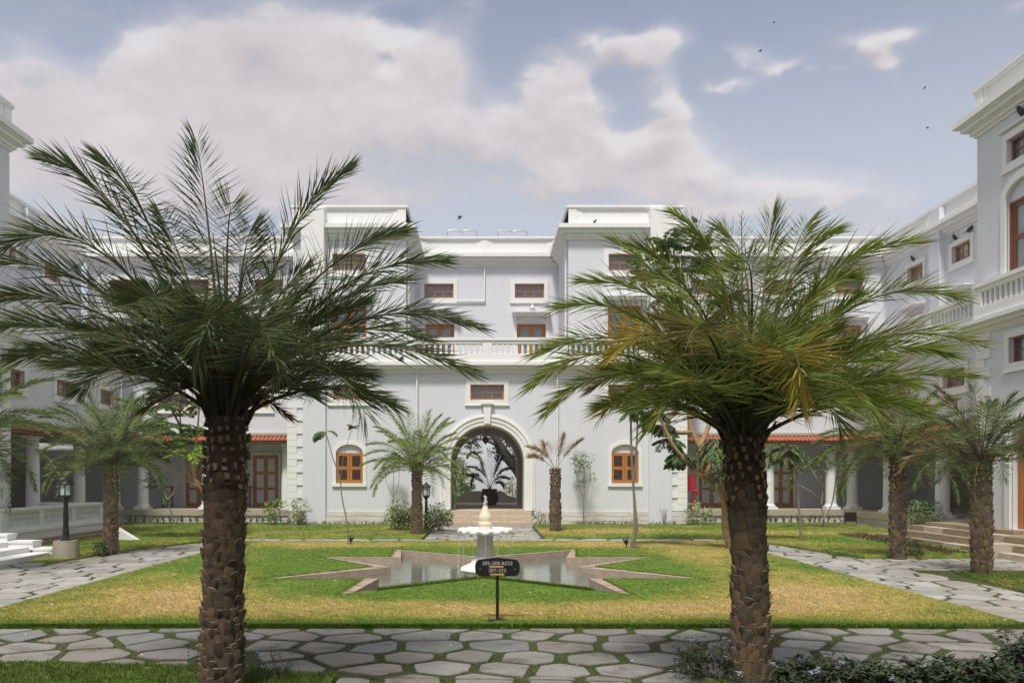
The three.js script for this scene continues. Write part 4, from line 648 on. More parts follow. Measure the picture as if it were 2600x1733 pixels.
// smaller palms farther back: one crown is built and turned for each
function smallPalm(label, x, D, H, r, o) {
  const p = thing('date_palm', label, 'palm tree', [x, 0, -D], 0, 'date palms in the courtyard'), R = rng(o.seed);
  palmTrunk(p, H, r, r * .88, { seed: o.seed, bw: .12, bh: .15, pitch: .9, lean: o.lean, parts: o.parts, mat: o.mat });
  const lean = o.lean || [0, 0];
  for (let i = 0; i < o.n; i++) {
    const phi = i * 2.39996 + (o.turn || 0), u = (i + .5) / o.n, e0 = mix(.15, 1.5, Math.pow(u, .75)), L = o.len * (.8 + R() * .3), dr = mix(1.75, .7, u) * (.75 + R() * .5), P = []; let q = V3(lean[0] + Math.cos(phi) * .1, H - .1 + u * .25, lean[1] + Math.sin(phi) * .1); P.push(q);
    const N = 14; for (let k = 0; k < N; k++) { const e = e0 - dr * Math.pow((k + .5) / N, 1.2); q = q.clone().add(V3(Math.cos(phi) * Math.cos(e), Math.sin(e), Math.sin(phi) * Math.cos(e)).multiplyScalar(L / N)); P.push(q); }
    const t = new Tris(), dry = R() < (o.dry ?? 0); frondMesh(t, P, { R, pairs: o.pairs ?? 54, leaf: o.leaf ?? .46, wid: o.wid ?? .028, col: dry ? [.2, .15, .06] : o.col, alt: YEL, ribCol: RIB, rib: .02, yellow: o.yellow ?? .03, simple: o.simple ?? true, start: .14 }); part(p, 'frond', t.geo(), M.leaf);
  }
  const fb = []; for (let k = 0; k < 26; k++) { const a = k * 2.4, h = (k / 26) * .4, rr = r * .8, q = V3(lean[0] + Math.cos(a) * rr * .6, H - .25 + h, lean[1] + Math.sin(a) * rr * .6); fb.push(tube(bez(q, q.clone().add(V3(Math.cos(a) * .08, .14, Math.sin(a) * .08)), q.clone().add(V3(Math.cos(a) * .2, .36, Math.sin(a) * .2)), 4), [.03, .012], 5)); } part(p, 'leaf_base', fb, bossMats[4]);
  return p;
}
smallPalm('date palm with arching green fronds in front of the wall left of the gateway', -2.63, 33.3, 2.65, .22, { seed: 31, n: 40, len: 2.4, col: [.22, .31, .09], turn: .3, yellow: .06, mat: 1 });
smallPalm('date palm beside the white terrace and the left lamp post', -11.2, 25.4, 2.75, .22, { seed: 33, n: 40, len: 2.35, col: [.15, .22, .075], turn: 1.1, lean: [.05, 0], parts: true });
smallPalm('date palm mostly outside the left edge of the picture', -12.6, 20.3, 3.1, .24, { seed: 34, n: 44, len: 2.6, col: [.13, .20, .06], turn: .4 });
smallPalm('date palm right of the square lawn with yellow old leaf stalks', 11.7, 23.9, 2.85, .24, { seed: 35, n: 42, len: 2.5, col: [.14, .195, .055], turn: .8, parts: true, yellow: .08, dry: .06 });
smallPalm('date palm with few upright fronds nearest the right edge', 11.95, 20.3, 2.75, .25, { seed: 36, n: 22, len: 2.0, col: [.12, .17, .055], turn: 2.2, parts: true, dry: .1, yellow: .03 });
{ // the dying palm
  const p = thing('dying_palm', 'dying palm with three dry brown fronds right of the gateway', 'palm tree', [at(1410, 1354, 35.1).x, 0, -35.1]), R = rng(37);
  palmTrunk(p, 2.7, .25, .21, { seed: 37, bw: .12, bh: .15, pitch: .9, mat: 4, parts: true });
  for (const [mx, my, tx, ty, d] of [[1385, 1155, 1345, 1135, .3], [1418, 1150, 1430, 1106, .2], [1440, 1150, 1475, 1118, -.3], [1392, 1150, 1385, 1128, -.5], [1376, 1165, 1350, 1160, .6]]) {
    const b0 = p.position, a = V3(0, 2.6, 0), m = at(mx, my, 35.1 + d * .5).sub(b0), t = at(tx, ty, 35.1 + d).sub(b0), c = m.clone().multiplyScalar(2).addScaledVector(a, -.5).addScaledVector(t, -.5), T = new Tris();
    frondMesh(T, bez(a, c, t, 12), { R, pairs: 54, leaf: .56, wid: .028, col: [.44, .29, .15], alt: [.14, .10, .03], yellow: .35, ribCol: [.25, .18, .1], rib: .022, simple: true, start: .35 }); part(p, 'frond', T.geo(), M.leafMatte);
  }
}
// ---------- fountain ----------
{
  const D = POOL_D, x = .04, f = thing('stone_fountain', 'white two part stone fountain with a scalloped bowl standing in the star pool', 'fountain', [x, -.14, -D]);
  // flared octagonal foot with a row of carved drops along its lower edge
  const foot = lathe([[.001, .12], [.66, .12], [.68, .16], [.66, .2], [.52, .27], [.4, .33], [.34, .42], [.27, .5], [.001, .5]], 8); foot.rotateY(Math.PI / 8); part(f, 'foot', foot.toNonIndexed(), M.marble);
  const g = once('drop', () => join(lathe([[.001, 0], [.02, .02], [.034, .06], [.036, .1], [.001, .12]], 8)));
  for (let k = 0; k < 40; k++) { const s = Math.floor(k / 5), u = ((k % 5) + .5) / 5, a0 = s * Math.PI / 4 + Math.PI / 8, p = [Math.cos(a0), Math.sin(a0)], q = [Math.cos(a0 + Math.PI / 4), Math.sin(a0 + Math.PI / 4)]; const m = part(f, 'carved_drop', g, M.marble); m.position.set(.6 * mix(p[0], q[0], u), .01, .6 * mix(p[1], q[1], u)); }
  part(f, 'pedestal', [bx(-.42, .42, -.7, .08, -.42, .42), (() => { const q = lathe([[.25, .49], [.225, .56], [.215, .62], [.2, .9], [.2, 1.0], [.23, 1.03], [.26, 1.05], [.001, 1.06]], 12); return q.toNonIndexed(); })()], M.marbleGrey);
  // scalloped bowl
  const n = 96, prof = [[.22, 1.04, 0], [.34, 1.06, 0], [.46, 1.12, 0], [.52, 1.17, .02], [.585, 1.15, .5], [.66, 1.105, 1], [.69, 1.12, 1], [.695, 1.16, .8], [.68, 1.2, .55], [.64, 1.215, .35], [.56, 1.195, .1], [.4, 1.13, 0], [.2, 1.11, 0], [.001, 1.11, 0]], pos = [], idx = [];
  for (let i = 0; i < prof.length; i++) for (let k = 0; k < n; k++) { const a = 2 * Math.PI * k / n, [r, y, w] = prof[i], s = Math.abs(Math.sin(a * 7)); const R = r + w * .035 * (s - .5), Y = y - w * .055 * (s - .3); pos.push(R * Math.cos(a), Y, R * Math.sin(a)); if (i) { const p = (i - 1) * n + k, q = (i - 1) * n + (k + 1) % n; idx.push(p, p + n, q, q, p + n, q + n); } }
  const bowl = new THREE.BufferGeometry(); bowl.setAttribute('position', new THREE.Float32BufferAttribute(pos, 3)); bowl.setIndex(idx); bowl.computeVertexNormals(); const bm = part(f, 'bowl', clean(bowl), M.marble); bm.material = M.marble.clone(); bm.material.side = THREE.DoubleSide;
  const fin = [lathe([[.001, 1.1], [.23, 1.1], [.24, 1.2], [.2, 1.23], [.2, 1.27], [.23, 1.3], [.22, 1.36], [.19, 1.38], [.001, 1.38]], 8).toNonIndexed(), lathe([[.17, 1.37], [.2, 1.44], [.205, 1.5], [.17, 1.57], [.13, 1.63], [.1, 1.7], [.07, 1.76], [.03, 1.8], [.001, 1.8]], 20)];
  fin.forEach((g) => g.scale(.82, 1, .82)); part(f, 'finial', fin, M.cream);
  const R = rng(5), jet = []; jet.push(tube([V3(0, 1.78, 0), V3(.004, 1.88, .003), V3(-.004, 1.97, 0), V3(.002, 2.03, .002)], (t) => mix(.055, .012, t) * (1 + .25 * Math.sin(t * 14)), 8)); for (let k = 0; k < 26; k++) jet.push(ball((R() - .5) * .1, 1.8 + R() * .26, (R() - .5) * .1, .008 + R() * .012, .012 + R() * .014, .008 + R() * .01, 6, 4));
  const wm = new THREE.MeshPhysicalMaterial({ color: col(.95, .97, .98), transmission: .7, roughness: .2, ior: 1.33, thickness: .05 }); part(f, 'water_jet', jet, wm);
  const dr = []; for (let k = 0; k < 14; k++) { const a = (k + .5) * Math.PI / 7, r = .69; dr.push(tube([V3(r * Math.cos(a), 1.09, r * Math.sin(a)), V3((r + .01) * Math.cos(a), .6, (r + .01) * Math.sin(a)), V3((r + .015) * Math.cos(a), .02, (r + .015) * Math.sin(a))], (t) => .004 + .002 * Math.sin(t * 20 + k), 5)); } part(f, 'water_trickle', dr, wm).userData.kind = 'stuff';
}
// ---------- room sign ----------
{
  const D = 13.5, s = thing('direction_sign', 'black room number sign with gold arrows on a post in the lawn', 'sign', [at(1263, 1575, D).x, TURF, -D], -.02); s.scale.setScalar(.95);
  const sh = new THREE.Shape(), w = .368, b = 1.0 - .23, t = 1.0 + .045, r = .11; sh.moveTo(-w + r, b); sh.lineTo(w - r, b); sh.quadraticCurveTo(w, b, w, b + r); sh.lineTo(w, t - .11); sh.quadraticCurveTo(w, t - .01, w - .1, t); sh.lineTo(.03, t + .028); sh.lineTo(-.03, t + .028); sh.lineTo(-w + .1, t); sh.quadraticCurveTo(-w, t - .01, -w, t - .11); sh.lineTo(-w, b + r); sh.quadraticCurveTo(-w, b, -w + r, b); sh.closePath();
  const bd = new THREE.ExtrudeGeometry(sh, { depth: .012, bevelEnabled: true, bevelSize: .006, bevelThickness: .006, bevelSegments: 2 }); bd.translate(0, -.02, .03); const board = part(s, 'board', clean(bd), M.iron);
  part(s, 'post', bx(-.026, .026, 0, .97, -.026, .026), M.iron);
  part(s, 'foot', [bx(-.15, .16, 0, .022, -.03, .03), (() => { const g = bx(-.03, .03, 0, .022, -.03, .2); g.rotateY(-.7); return g; })(), (() => { const g = bx(-.03, .03, 0, .022, -.14, .03); g.rotateY(-.7); return g; })()], M.iron);
  const font = await new FontLoader().loadAsync('fonts/droid/droid_serif_regular.typeface.json');
  const put = (txt, y, size) => { const g = new TextGeometry(txt, { font, size, depth: .003, curveSegments: 4 }); g.computeBoundingBox(); const q = g.boundingBox; g.translate(-(q.max.x + q.min.x) / 2, y - .02, .047); part(board, 'lettering', clean(g), M.letter); };
  put('201\u2013206 &212', .955, .056); put('207\u2013211', .835, .056);
  for (const [y, d] of [[.925, -1], [.795, 1]]) { const a = new THREE.Shape(); a.moveTo(-d * .12, .014); a.lineTo(d * .085, .014); a.lineTo(d * .085, .024); a.lineTo(d * .125, 0); a.lineTo(d * .085, -.024); a.lineTo(d * .085, -.014); a.lineTo(-d * .12, -.014); a.closePath(); const g = extrude(a, .003, .047); g.translate(d > 0 ? .0 : -.02, y - .02, 0); part(board, 'arrow', g, M.gold); }
  for (const c of [-.29, .29]) part(board, 'screw', ball(c, .86, .048, .009, .009, .005, 8, 6), M.steel);
}
// ---------- lamp posts ----------
function lampPost(label, x, D, y0, H, plinth) {
  const l = thing('lamp_post', label, 'street lamp', [x, y0, -D], 0, 'black lamp posts with frosted lanterns');
  if (plinth) { const g = new THREE.CylinderGeometry(.36, .42, .56, 4); g.rotateY(Math.PI / 4); g.translate(0, .28, 0); const p = part(l, 'stone_base', g.toNonIndexed(), M.concrete); p.rotation.y = .12; }
  const b = plinth ? .55 : 0, k = H;
  part(l, 'post', lathe([[.001, b], [.16, b], [.16, b + .025], [.085, b + .03], [.085, b + .25], [.098, b + .27], [.085, b + .3], [.078, b + .34], [.07, b + .62], [.082, b + .65], [.07, b + .68], [.058, b + k * .6], [.075, b + k * .615], [.06, b + k * .63], [.045, b + k * .66], [.1, b + k * .7], [.155, b + k * .735], [.16, b + k * .75], [.001, b + k * .75]], 16), M.iron);
  const y1 = b + k * .75, h = k * .18, lan = part(l, 'lantern', [cyl(0, y1, 0, .15, .15, .015, 8), lathe([[.17, y1 + h - .01], [.215, y1 + h], [.215, y1 + h + .025], [.14, y1 + h + .1], [.1, y1 + h + .13], [.06, y1 + h + .15], [.05, y1 + h + .18], [.015, y1 + h + .19], [.03, y1 + h + .21], [.012, y1 + h + .235], [.001, y1 + h + .24]], 16)], M.iron);
  for (let i = 0; i < 6; i++) { const a = i * Math.PI / 3 + .25, bar = part(lan, 'lantern_bar', once('bar' + k, () => join(bx(-.012, .012, 0, h, -.012, .012))), M.iron); bar.position.set(.155 * Math.cos(a), y1, .155 * Math.sin(a)); bar.rotation.y = -a; const p = part(lan, 'pane', once('lpane' + k, () => join(bx(-.003, .003, .01, h - .01, -.068, .068))), M.frosted); p.position.set(.132 * Math.cos(a + Math.PI / 6), y1, .132 * Math.sin(a + Math.PI / 6)); p.rotation.y = -(a + Math.PI / 6); }
  return l;
}
lampPost('black lamp post on a square stone block beside the white terrace steps', -11.85, 24, 0, 1.72, true);
lampPost('black lamp post half hidden by the bushes left of the gateway', at(1082, 1335, 36).x, 36, TURF, 1.95, false);
// ---------- white terrace on the left ----------
{
  const t = thing('white_terrace', 'white painted terrace with an ornate balustrade and steps at the left', 'terrace', [0, 0, 0]), x0 = -17.85, x1 = -15.3, d0 = 26.9, d1 = 34;
  part(t, 'terrace_base', [bx(x0, x1, .2, .52, -d1, -d0), bx(x0, x1 + .06, .51, .6, -d1 - .04, -d0 + .06)], M.trim);
  part(t, 'stone_footing', [bx(x0, x1 + .55, 0, .17, -d1 + .1, -d0 + .2), bx(x0, x1 + .3, .169, .25, -d1 + .1, -d0 + .1)], M.brownStone);
  const bal = once('vase', () => join([lathe([[.05, 0], [.05, .03], [.025, .05], [.045, .12], [.05, .16], [.02, .23], [.045, .25], [.02, .27], [.05, .34], [.045, .38], [.025, .44], [.05, .46], [.05, .49]], 10)]));
  const rail = (a, b, alongX, c) => {          // a run of balustrade at c
    const B = (p, q, y0, y1, w) => alongX ? bx(p, q, y0, y1, -c - w, -c + w) : bx(c - w, c + w, y0, y1, -q, -p);
    part(t, 'handrail', [B(a, b, 1.19, 1.25, .09), B(a, b, 1.249, 1.33, .14)], M.trim); part(t, 'balustrade_base', B(a, b, .599, .7, .11), M.trim);
    const n = Math.max(1, Math.round((b - a) / 2.35)); for (let i = 0; i <= n; i++) { const p = mix(a + .13, b - .13, i / n); part(t, 'balustrade_post', B(p - .13, p + .13, .699, 1.191, .12), M.trim); if (i < n) { const q = mix(a + .13, b - .13, (i + 1) / n), m = Math.round((q - p - .26) / .15); for (let k = 0; k < m; k++) { const u = p + .13 + (q - p - .26) * (k + .5) / m, s = part(t, 'baluster', bal, M.trim); s.position.set(alongX ? u : c, .7, -(alongX ? c : u)); } } }
  };
  rail(d0, d1, false, x1 - .12); rail(x0 + .1, x1 - .26, true, d1 - .12);
  // flight of steps towards the lawn, with stepped cheek blocks
  for (let k = 0; k < 4; k++) part(t, 'step', bx(-16.2, -12.75 - k * .62, k * .15, k * .15 + .15, -24.85, -20.6), M.trim);
  part(t, 'landing', bx(x0, -15.2, .3, .6, -d0 + .001, -20.5), M.trim);
  [[-14.0, .62], [-13.25, .42], [-12.55, .22]].forEach(([x, h]) => part(t, 'cheek_block', [bx(x - .78, x, 0, h, -25.35, -24.86), bx(x - .79, x + .02, h - .001, h + .06, -25.38, -24.83)], M.trim));
  // sloping cheek of a second flight farther along
  const s = new THREE.Shape(); s.moveTo(-13.45, 0); s.lineTo(-12.3, 0); s.lineTo(-12.42, .09); s.lineTo(-13.3, .62); s.lineTo(-13.45, .62); s.closePath(); part(t, 'stair_cheek', extrude(s, .3, -30.6), M.trim);
}
// ---------- weathered stone steps on the right ----------
{
  const t = thing('stone_steps', 'weathered brown stone steps in front of the right tower and veranda', 'steps', [0, 0, 0]), R = rng(77);
  const run = (xa, xb, y0, y1, da, db) => { let d = da; while (d < db - .05) { const L = Math.min(db - d, .9 + R() * .9); part(t, 'step_stone', bx(xa + R() * .03, xb, y0, y1 + R() * .006, -(d + L - .012), -d), R() < .65 ? M.brownStone : M.granite); d += L; } };
  run(14.9, 17.8, 0, .22, 25.2, 32.2); run(15.25, 17.8, .221, .42, 25.3, 31.7); run(15.6, 17.8, .421, .6, 25.4, 31.1); run(15.95, 17.8, .601, FLOOR - .01, 25.5, 30.6); run(15.6, 16.44, .421, .58, 18, 25.39); run(15.1, 16.44, .2, .4, 18, 25.29); run(14.7, 16.44, 0, .199, 18, 25.19);
  part(t, 'end_block', bx(14.5, 15.3, 0, .42, -24.9, -24.2), M.concrete);
}
// ---------- leaves ----------
function feather(T, base, dir, len, R, c, droop = .5, pin = 14, pl = .24) {      // twice-feathered leaf: a drooping rib with pairs of soft pinnae
  const side = dir.clone().cross(V3(0, 1, 0)).normalize(), P = []; let p = base.clone(), d = dir.clone(); const N = 8;
  for (let i = 0; i <= N; i++) { P.push(p.clone()); p.addScaledVector(d, len / N); d.y -= droop / N * 1.4; d.normalize(); }
  T.add(tube(P, [.008, .003], 3), c.map((v) => v * .9));
  for (let k = 0; k < pin; k++) { const t = .16 + .84 * k / pin, f = t * N * .999, i = Math.min(N - 1, f | 0), q = P[i].clone().lerp(P[i + 1], f - i), D = P[i + 1].clone().sub(P[i]).normalize(), L = pl * Math.sin(Math.PI * (.18 + .74 * t)) * (.85 + R() * .3), kk = c.map((v) => v * (.7 + R() * .6));
    for (const s of [-1, 1]) { const e = D.clone().multiplyScalar(.55).addScaledVector(side, s * .8); e.y -= .25 + R() * .25; e.normalize(); const n0 = V3(0, 1, 0).addScaledVector(e, -e.y).normalize(), tw = (R() - .5) * 2.6, nn = n0.clone().multiplyScalar(Math.cos(tw)).addScaledVector(n0.clone().cross(e), Math.sin(tw)); for (let m = 0; m < 2; m++) T.flat(q.clone().addScaledVector(e, m * L * .4), e, nn, L * .66, .05 + R() * .02, kk, .5); T.flat(q, e.clone().addScaledVector(D, .22).normalize(), nn, L * .95, .035, kk, .6); } }
}
function featherClump(T, c, n, len, R, colr, up = .5, droop = .9, pin, pl) { n = Math.round(n * 1.7); c = c.clone(); for (let i = 0; i < n; i++) { const a = R() * 6.28, e = up + (R() - .5) * .9; feather(T, c, V3(Math.cos(a) * Math.cos(e), Math.sin(e), Math.sin(a) * Math.cos(e)), len * (.7 + R() * .5), R, colr.map((v) => v * (.75 + R() * .5)), droop, pin, pl); } }
function leafCloud(T, c, r, n, size, colr, R, shape = .45) {                  // leaves in clumps through an ellipsoid, with gaps
  const cl = Array.from({ length: Math.max(3, n / 34 | 0) }, () => { const a = R() * 6.28, z = R() * 2 - 1, q = Math.sqrt(1 - z * z), k = .35 + .65 * Math.cbrt(R()); return [V3(c.x + r[0] * q * Math.cos(a) * k, c.y + r[1] * z * k, c.z + r[2] * q * Math.sin(a) * k), .7 + R() * .6]; }), m = Math.min(...r) * .42;
  for (let i = 0; i < n; i++) { const [q, s] = cl[i % cl.length], d = V3(R() - .5, R() - .5, R() - .5).normalize(), p = q.clone().addScaledVector(d, m * Math.cbrt(R()) * s), o = d.clone().add(V3(R() - .5, R() * .5 - .2, R() - .5)).normalize(), nn = V3(R() - .5, .9, R() - .5).normalize(); const k = .65 + R() * .7; T.leaf(p, o, nn.addScaledVector(o, -nn.dot(o)).normalize(), size * (.7 + R() * .6), size * shape, colr.map((v) => v * k), .12, .1); }
}
M.barkGrey = mottled([.20, .165, .125], .3, .5, 150, { roughness: .95 }); M.barkTan = mottled([.30, .20, .095], .25, .6, 151, { roughness: .9 }); M.barkDark = mottled([.07, .055, .042], .3, .5, 152);
const GR = [.14, .22, .05], GR2 = [.12, .195, .08], YG = [.24, .34, .035], PALE = [.30, .36, .17];
function treeOf(name, label, cat, base, limbs, mat, crown, leafM = M.leaf, group) {   // limbs: point lists with start and end radius
  const t = thing(name, label, cat, base.toArray(), 0, group);
  limbs.forEach(([pts, r0, r1], i) => part(t, i ? 'branch' : 'trunk', tube(spline(pts.map((p) => p.clone().sub(base)), pts.length * 5), [r0, r1], i ? 7 : 10), mat));
  const T = new Tris(); crown(T, (px, py, D) => at(px, py, D).sub(base)); part(t, 'crown', T.geo(), leafM); return t;
}
{ // feathery trees
  let D = 27, A = (x, y, d = 0) => at(x, y, D + d), b = A(1862, 1408); b.y = TURF; let R = rng(201);
  treeOf('feathery_tree', 'feathery leaved tree with a crooked tan trunk behind the right foreground palm', 'tree', b, [
    [[b, A(1847, 1340), A(1846, 1300), A(1840, 1258), A(1803, 1205, .3), A(1787, 1160, .4), A(1777, 1134, .4)], .2, .13], [[A(1840, 1258), A(1803, 1223, -.2), A(1778, 1206, -.3), A(1734, 1160, -.4), A(1709, 1129, -.5), A(1684, 1076, -.5), A(1672, 1050, -.6)], .085, .035],
    [[A(1777, 1134, .4), A(1758, 1096, .5), A(1748, 1040, .6), A(1740, 940, .7), A(1735, 800, .7), A(1715, 650, .8)], .095, .03], [[A(1758, 1097, .5), A(1716, 1096, .2), A(1694, 1080, .1), A(1700, 1062, 0), A(1716, 1050, 0), A(1720, 960, 0)], .075, .04], [[A(1777, 1134, .4), A(1800, 1080, .8), A(1830, 960, 1), A(1840, 800, 1.2), A(1830, 690, 1.2)], .09, .03], [[A(1740, 900, .7), A(1700, 800, .5), A(1650, 700, .5)], .04, .015]], M.barkTan,
    (T, a) => { for (const [x, y, n, l, u, dr] of [[1672, 1050, 6, .75, .1, 1.1], [1684, 1080, 5, .7, 0, 1], [1700, 1115, 5, .7, -.1, 1], [1720, 1150, 5, .65, -.1, 1.1], [1735, 1165, 4, .6, 0, 1], [1715, 650, 9, .95, .5, .8], [1735, 690, 8, .9, .4, .8], [1650, 700, 8, .9, .4, .9], [1690, 760, 7, .9, .3, .9], [1830, 690, 8, .95, .6, .8], [1760, 640, 6, .9, .6, .7], [1840, 760, 6, .9, .4, .9], [1690, 620, 6, .8, .5, .8]]) featherClump(T, a(x, y, D + (R() - .5)), n, l, R, y < 900 ? [.12, .21, .04] : [.085, .135, .05], u, dr * .85, 14, .27); for (const [x, y] of [[1825, 1115], [1835, 1160], [1840, 1200], [1815, 1140]]) featherClump(T, a(x, y, D - .6), 9, .85, R, [.18, .23, .085], -.1, 1.6, 16, .16); });
  D = 31; b = A(560, 1380); b.y = TURF; R = rng(202);
  treeOf('feathery_tree', 'young feathery tree with yellow green leaves left of the left foreground palm', 'tree', b, [
    [[b, A(535, 1290), A(505, 1230), A(480, 1210), A(470, 1150), A(458, 1085), A(432, 1035), A(412, 990)], .12, .02], [[A(490, 1215), A(494, 1150), A(502, 1080), A(506, 1030)], .07, .02], [[A(512, 1240), A(455, 1208, -.3), A(420, 1185, -.4), A(384, 1158, -.5)], .05, .02], [[A(458, 1085), A(455, 1020), A(452, 960)], .03, .01]], M.barkTan,
    (T, a) => { for (const [x, y, n, l, c, dr] of [[412, 985, 7, 1, GR2, .9], [450, 960, 6, .9, GR2, .9], [384, 1010, 6, .9, GR, 1], [345, 1035, 6, .9, [.16, .30, .03], 1], [384, 1080, 8, 1, GR2, 1.1], [420, 1075, 6, .9, GR, 1.1], [340, 1095, 7, 1, GR2, 1.2], [375, 1130, 7, .9, GR2, 1.3], [384, 1158, 6, .8, GR, 1.2], [330, 1150, 6, .9, GR2, 1.4], [460, 1110, 8, .9, YG, 1], [480, 1150, 8, .9, YG, 1], [500, 1100, 6, .9, YG, 1.1], [440, 1140, 6, .8, [.14, .22, .04], 1.2], [506, 1030, 6, .9, GR, 1], [310, 1060, 6, .9, GR2, 1.1], [425, 1030, 5, .8, GR, .9]]) featherClump(T, a(x, y, D + (R() - .5) * 1.2), n, l * 1.05, R, c, .35, dr * .75, 14, .27); });
  // drooping crown beyond the right foreground palm
  D = 30; b = A(2035, 1380); b.y = TURF; R = rng(203);
  treeOf('feathery_tree', 'small drooping feathery tree to the right of the right foreground palm trunk', 'tree', b, [[[b, A(2030, 1300), A(2022, 1200), A(2005, 1130)], .05, .02]], M.barkGrey, (T, a) => { for (const [x, y] of [[2005, 1130], [1990, 1140], [2020, 1145], [1975, 1150]]) featherClump(T, a(x, y, D + R() - .5), 8, .95, R, [.14, .19, .07], .1, 1.5, 16, .16); });
  // saplings on the lawn
  D = 28.5; b = A(884, 1388); b.y = TURF; R = rng(204);
  treeOf('sapling', 'thin bare sapling with a single tuft of leaves in front of the left shuttered window', 'sapling', b, [[[b, A(881, 1330), A(868, 1262), A(862, 1212), A(846, 1165), A(834, 1122), A(828, 1102)], .024, .014], [[A(863, 1222), A(870, 1172), A(885, 1112), A(898, 1083)], .014, .007]], M.barkGrey, (T, a) => { featherClump(T, a(826, 1098, D), 4, .5, R, GR, .2, 1.6, 10, .15); for (let i = 0; i < 5; i++) feather(T, a(826, 1098, D), V3(-.9, .15 - R() * .3, (R() - .5)).normalize(), .55, R, GR, 1.3, 10, .16); featherClump(T, a(898, 1083, D), 5, .22, R, [.16, .2, .08], .2, .6, 7, .08); });
  D = 26.7; b = A(1604, 1398); b.y = TURF; R = rng(205);
  treeOf('sapling', 'bent two stemmed sapling in front of the right shuttered window', 'sapling', b, [[[b, A(1606, 1372), A(1617, 1346), A(1614, 1300), A(1609, 1240), A(1604, 1160), A(1602, 1060), A(1602, 980)], .05, .03], [[A(1611, 1397), A(1612, 1340), A(1611, 1280), A(1609, 1235), A(1615, 1160), A(1619, 1080), A(1622, 1000)], .045, .022]], M.barkGrey, (T, a) => { for (const [x, y] of [[1602, 1050], [1615, 1040], [1600, 985], [1622, 1000]]) featherClump(T, a(x, y, D), 6, .6, R, GR, .2, 1.2, 10, .14); });
  // small round headed trees against the wall
  for (const [x, D2, ty, rx, ry, seed, lb] of [[1482, 39.6, 1195, 30, 42, 206, 'small round headed tree on a thin forked stem right of the gateway'], [997, 39.4, 1180, 20, 30, 207, 'small round headed tree on a thin stem left of the gateway']]) { D = D2; b = A(x, 1335); b.y = TURF; R = rng(seed); const k = D / FOC;
    treeOf('small_tree', lb, 'tree', b, [[[b, A(x, 1300), A(x + 1, 1262)], .03, .022], [[A(x + 1, 1262), A(x - 14, 1230), A(x - 20, 1195)], .016, .008], [[A(x + 1, 1262), A(x + 2, 1220), A(x, 1170)], .016, .008], [[A(x + 1, 1262), A(x + 14, 1230), A(x + 17, 1185)], .016, .008]], M.barkGrey, (T, a) => { leafCloud(T, a(x - 4, ty, D), [rx * k, ry * k, rx * k], seed === 206 ? 680 : 360, .105, [.16, .23, .06], R); leafCloud(T, a(x + 8, ty - 25, D), [rx * k * .6, ry * k * .5, rx * k * .6], 160, .085, [.19, .26, .07], R); }); }
  // frangipani
  const rosette = (T, c, R, col2) => { for (let i = 0; i < 15; i++) { const a = i * 2.4, e = .75 - i * .075 + (R() - .5) * .2, d = V3(Math.cos(a) * Math.cos(e), Math.sin(e), Math.sin(a) * Math.cos(e)), n = V3(-Math.cos(a) * Math.sin(e), Math.cos(e), -Math.sin(a) * Math.sin(e)); T.leaf(c, d, n, .3 + R() * .14, .1, col2.map((v) => v * (.7 + R() * .7)), .15, .1); } };
  for (const [lb, D2, bx0, by0, limbs, ros, seed, c] of [
    ['frangipani with dark leaf rosettes in front of the left wing', 40, 442, 1334, [[[442, 1334], [434, 1300], [424, 1268]], [[424, 1268], [400, 1245], [392, 1222]], [[424, 1268], [415, 1240], [412, 1214]], [[424, 1268], [440, 1250], [446, 1218]]], [[392, 1222], [378, 1205], [396, 1195], [412, 1214], [366, 1222], [372, 1238], [390, 1238], [384, 1218]], 208, [.045, .075, .03]],
    ['frangipani with bright leaf rosettes in front of the right wing', 37.6, 2093, 1344, [[[2093, 1344], [2091, 1315], [2086, 1280]], [[2087, 1284], [2062, 1250], [2030, 1232], [2012, 1222]], [[2086, 1280], [2090, 1240], [2082, 1190]], [[2091, 1320], [2112, 1280], [2120, 1240], [2126, 1190]], [[2090, 1240], [2075, 1215], [2060, 1190]]], [[1996, 1222], [2012, 1210], [2008, 1238], [2060, 1186], [2048, 1180], [2082, 1176], [2098, 1165], [2110, 1178], [2074, 1190], [2126, 1182], [2142, 1172], [2100, 1190], [2036, 1196], [2124, 1140], [2090, 1160]], 209, [.11, .185, .05]]]) {
    D = D2; b = A(bx0, by0); b.y = TURF; R = rng(seed);
    treeOf('frangipani', lb, 'small tree', b, limbs.map((l, i) => [l.map(([x, y], j) => i || j ? A(x, y, (R() - .5) * .5 * (i ? 1 : 0)) : b), i ? .035 : .05, .025]), M.barkGrey, (T, a) => { for (const [x, y] of ros) rosette(T, a(x, y, D + (R() - .5) * .9), R, c); });
  }
}
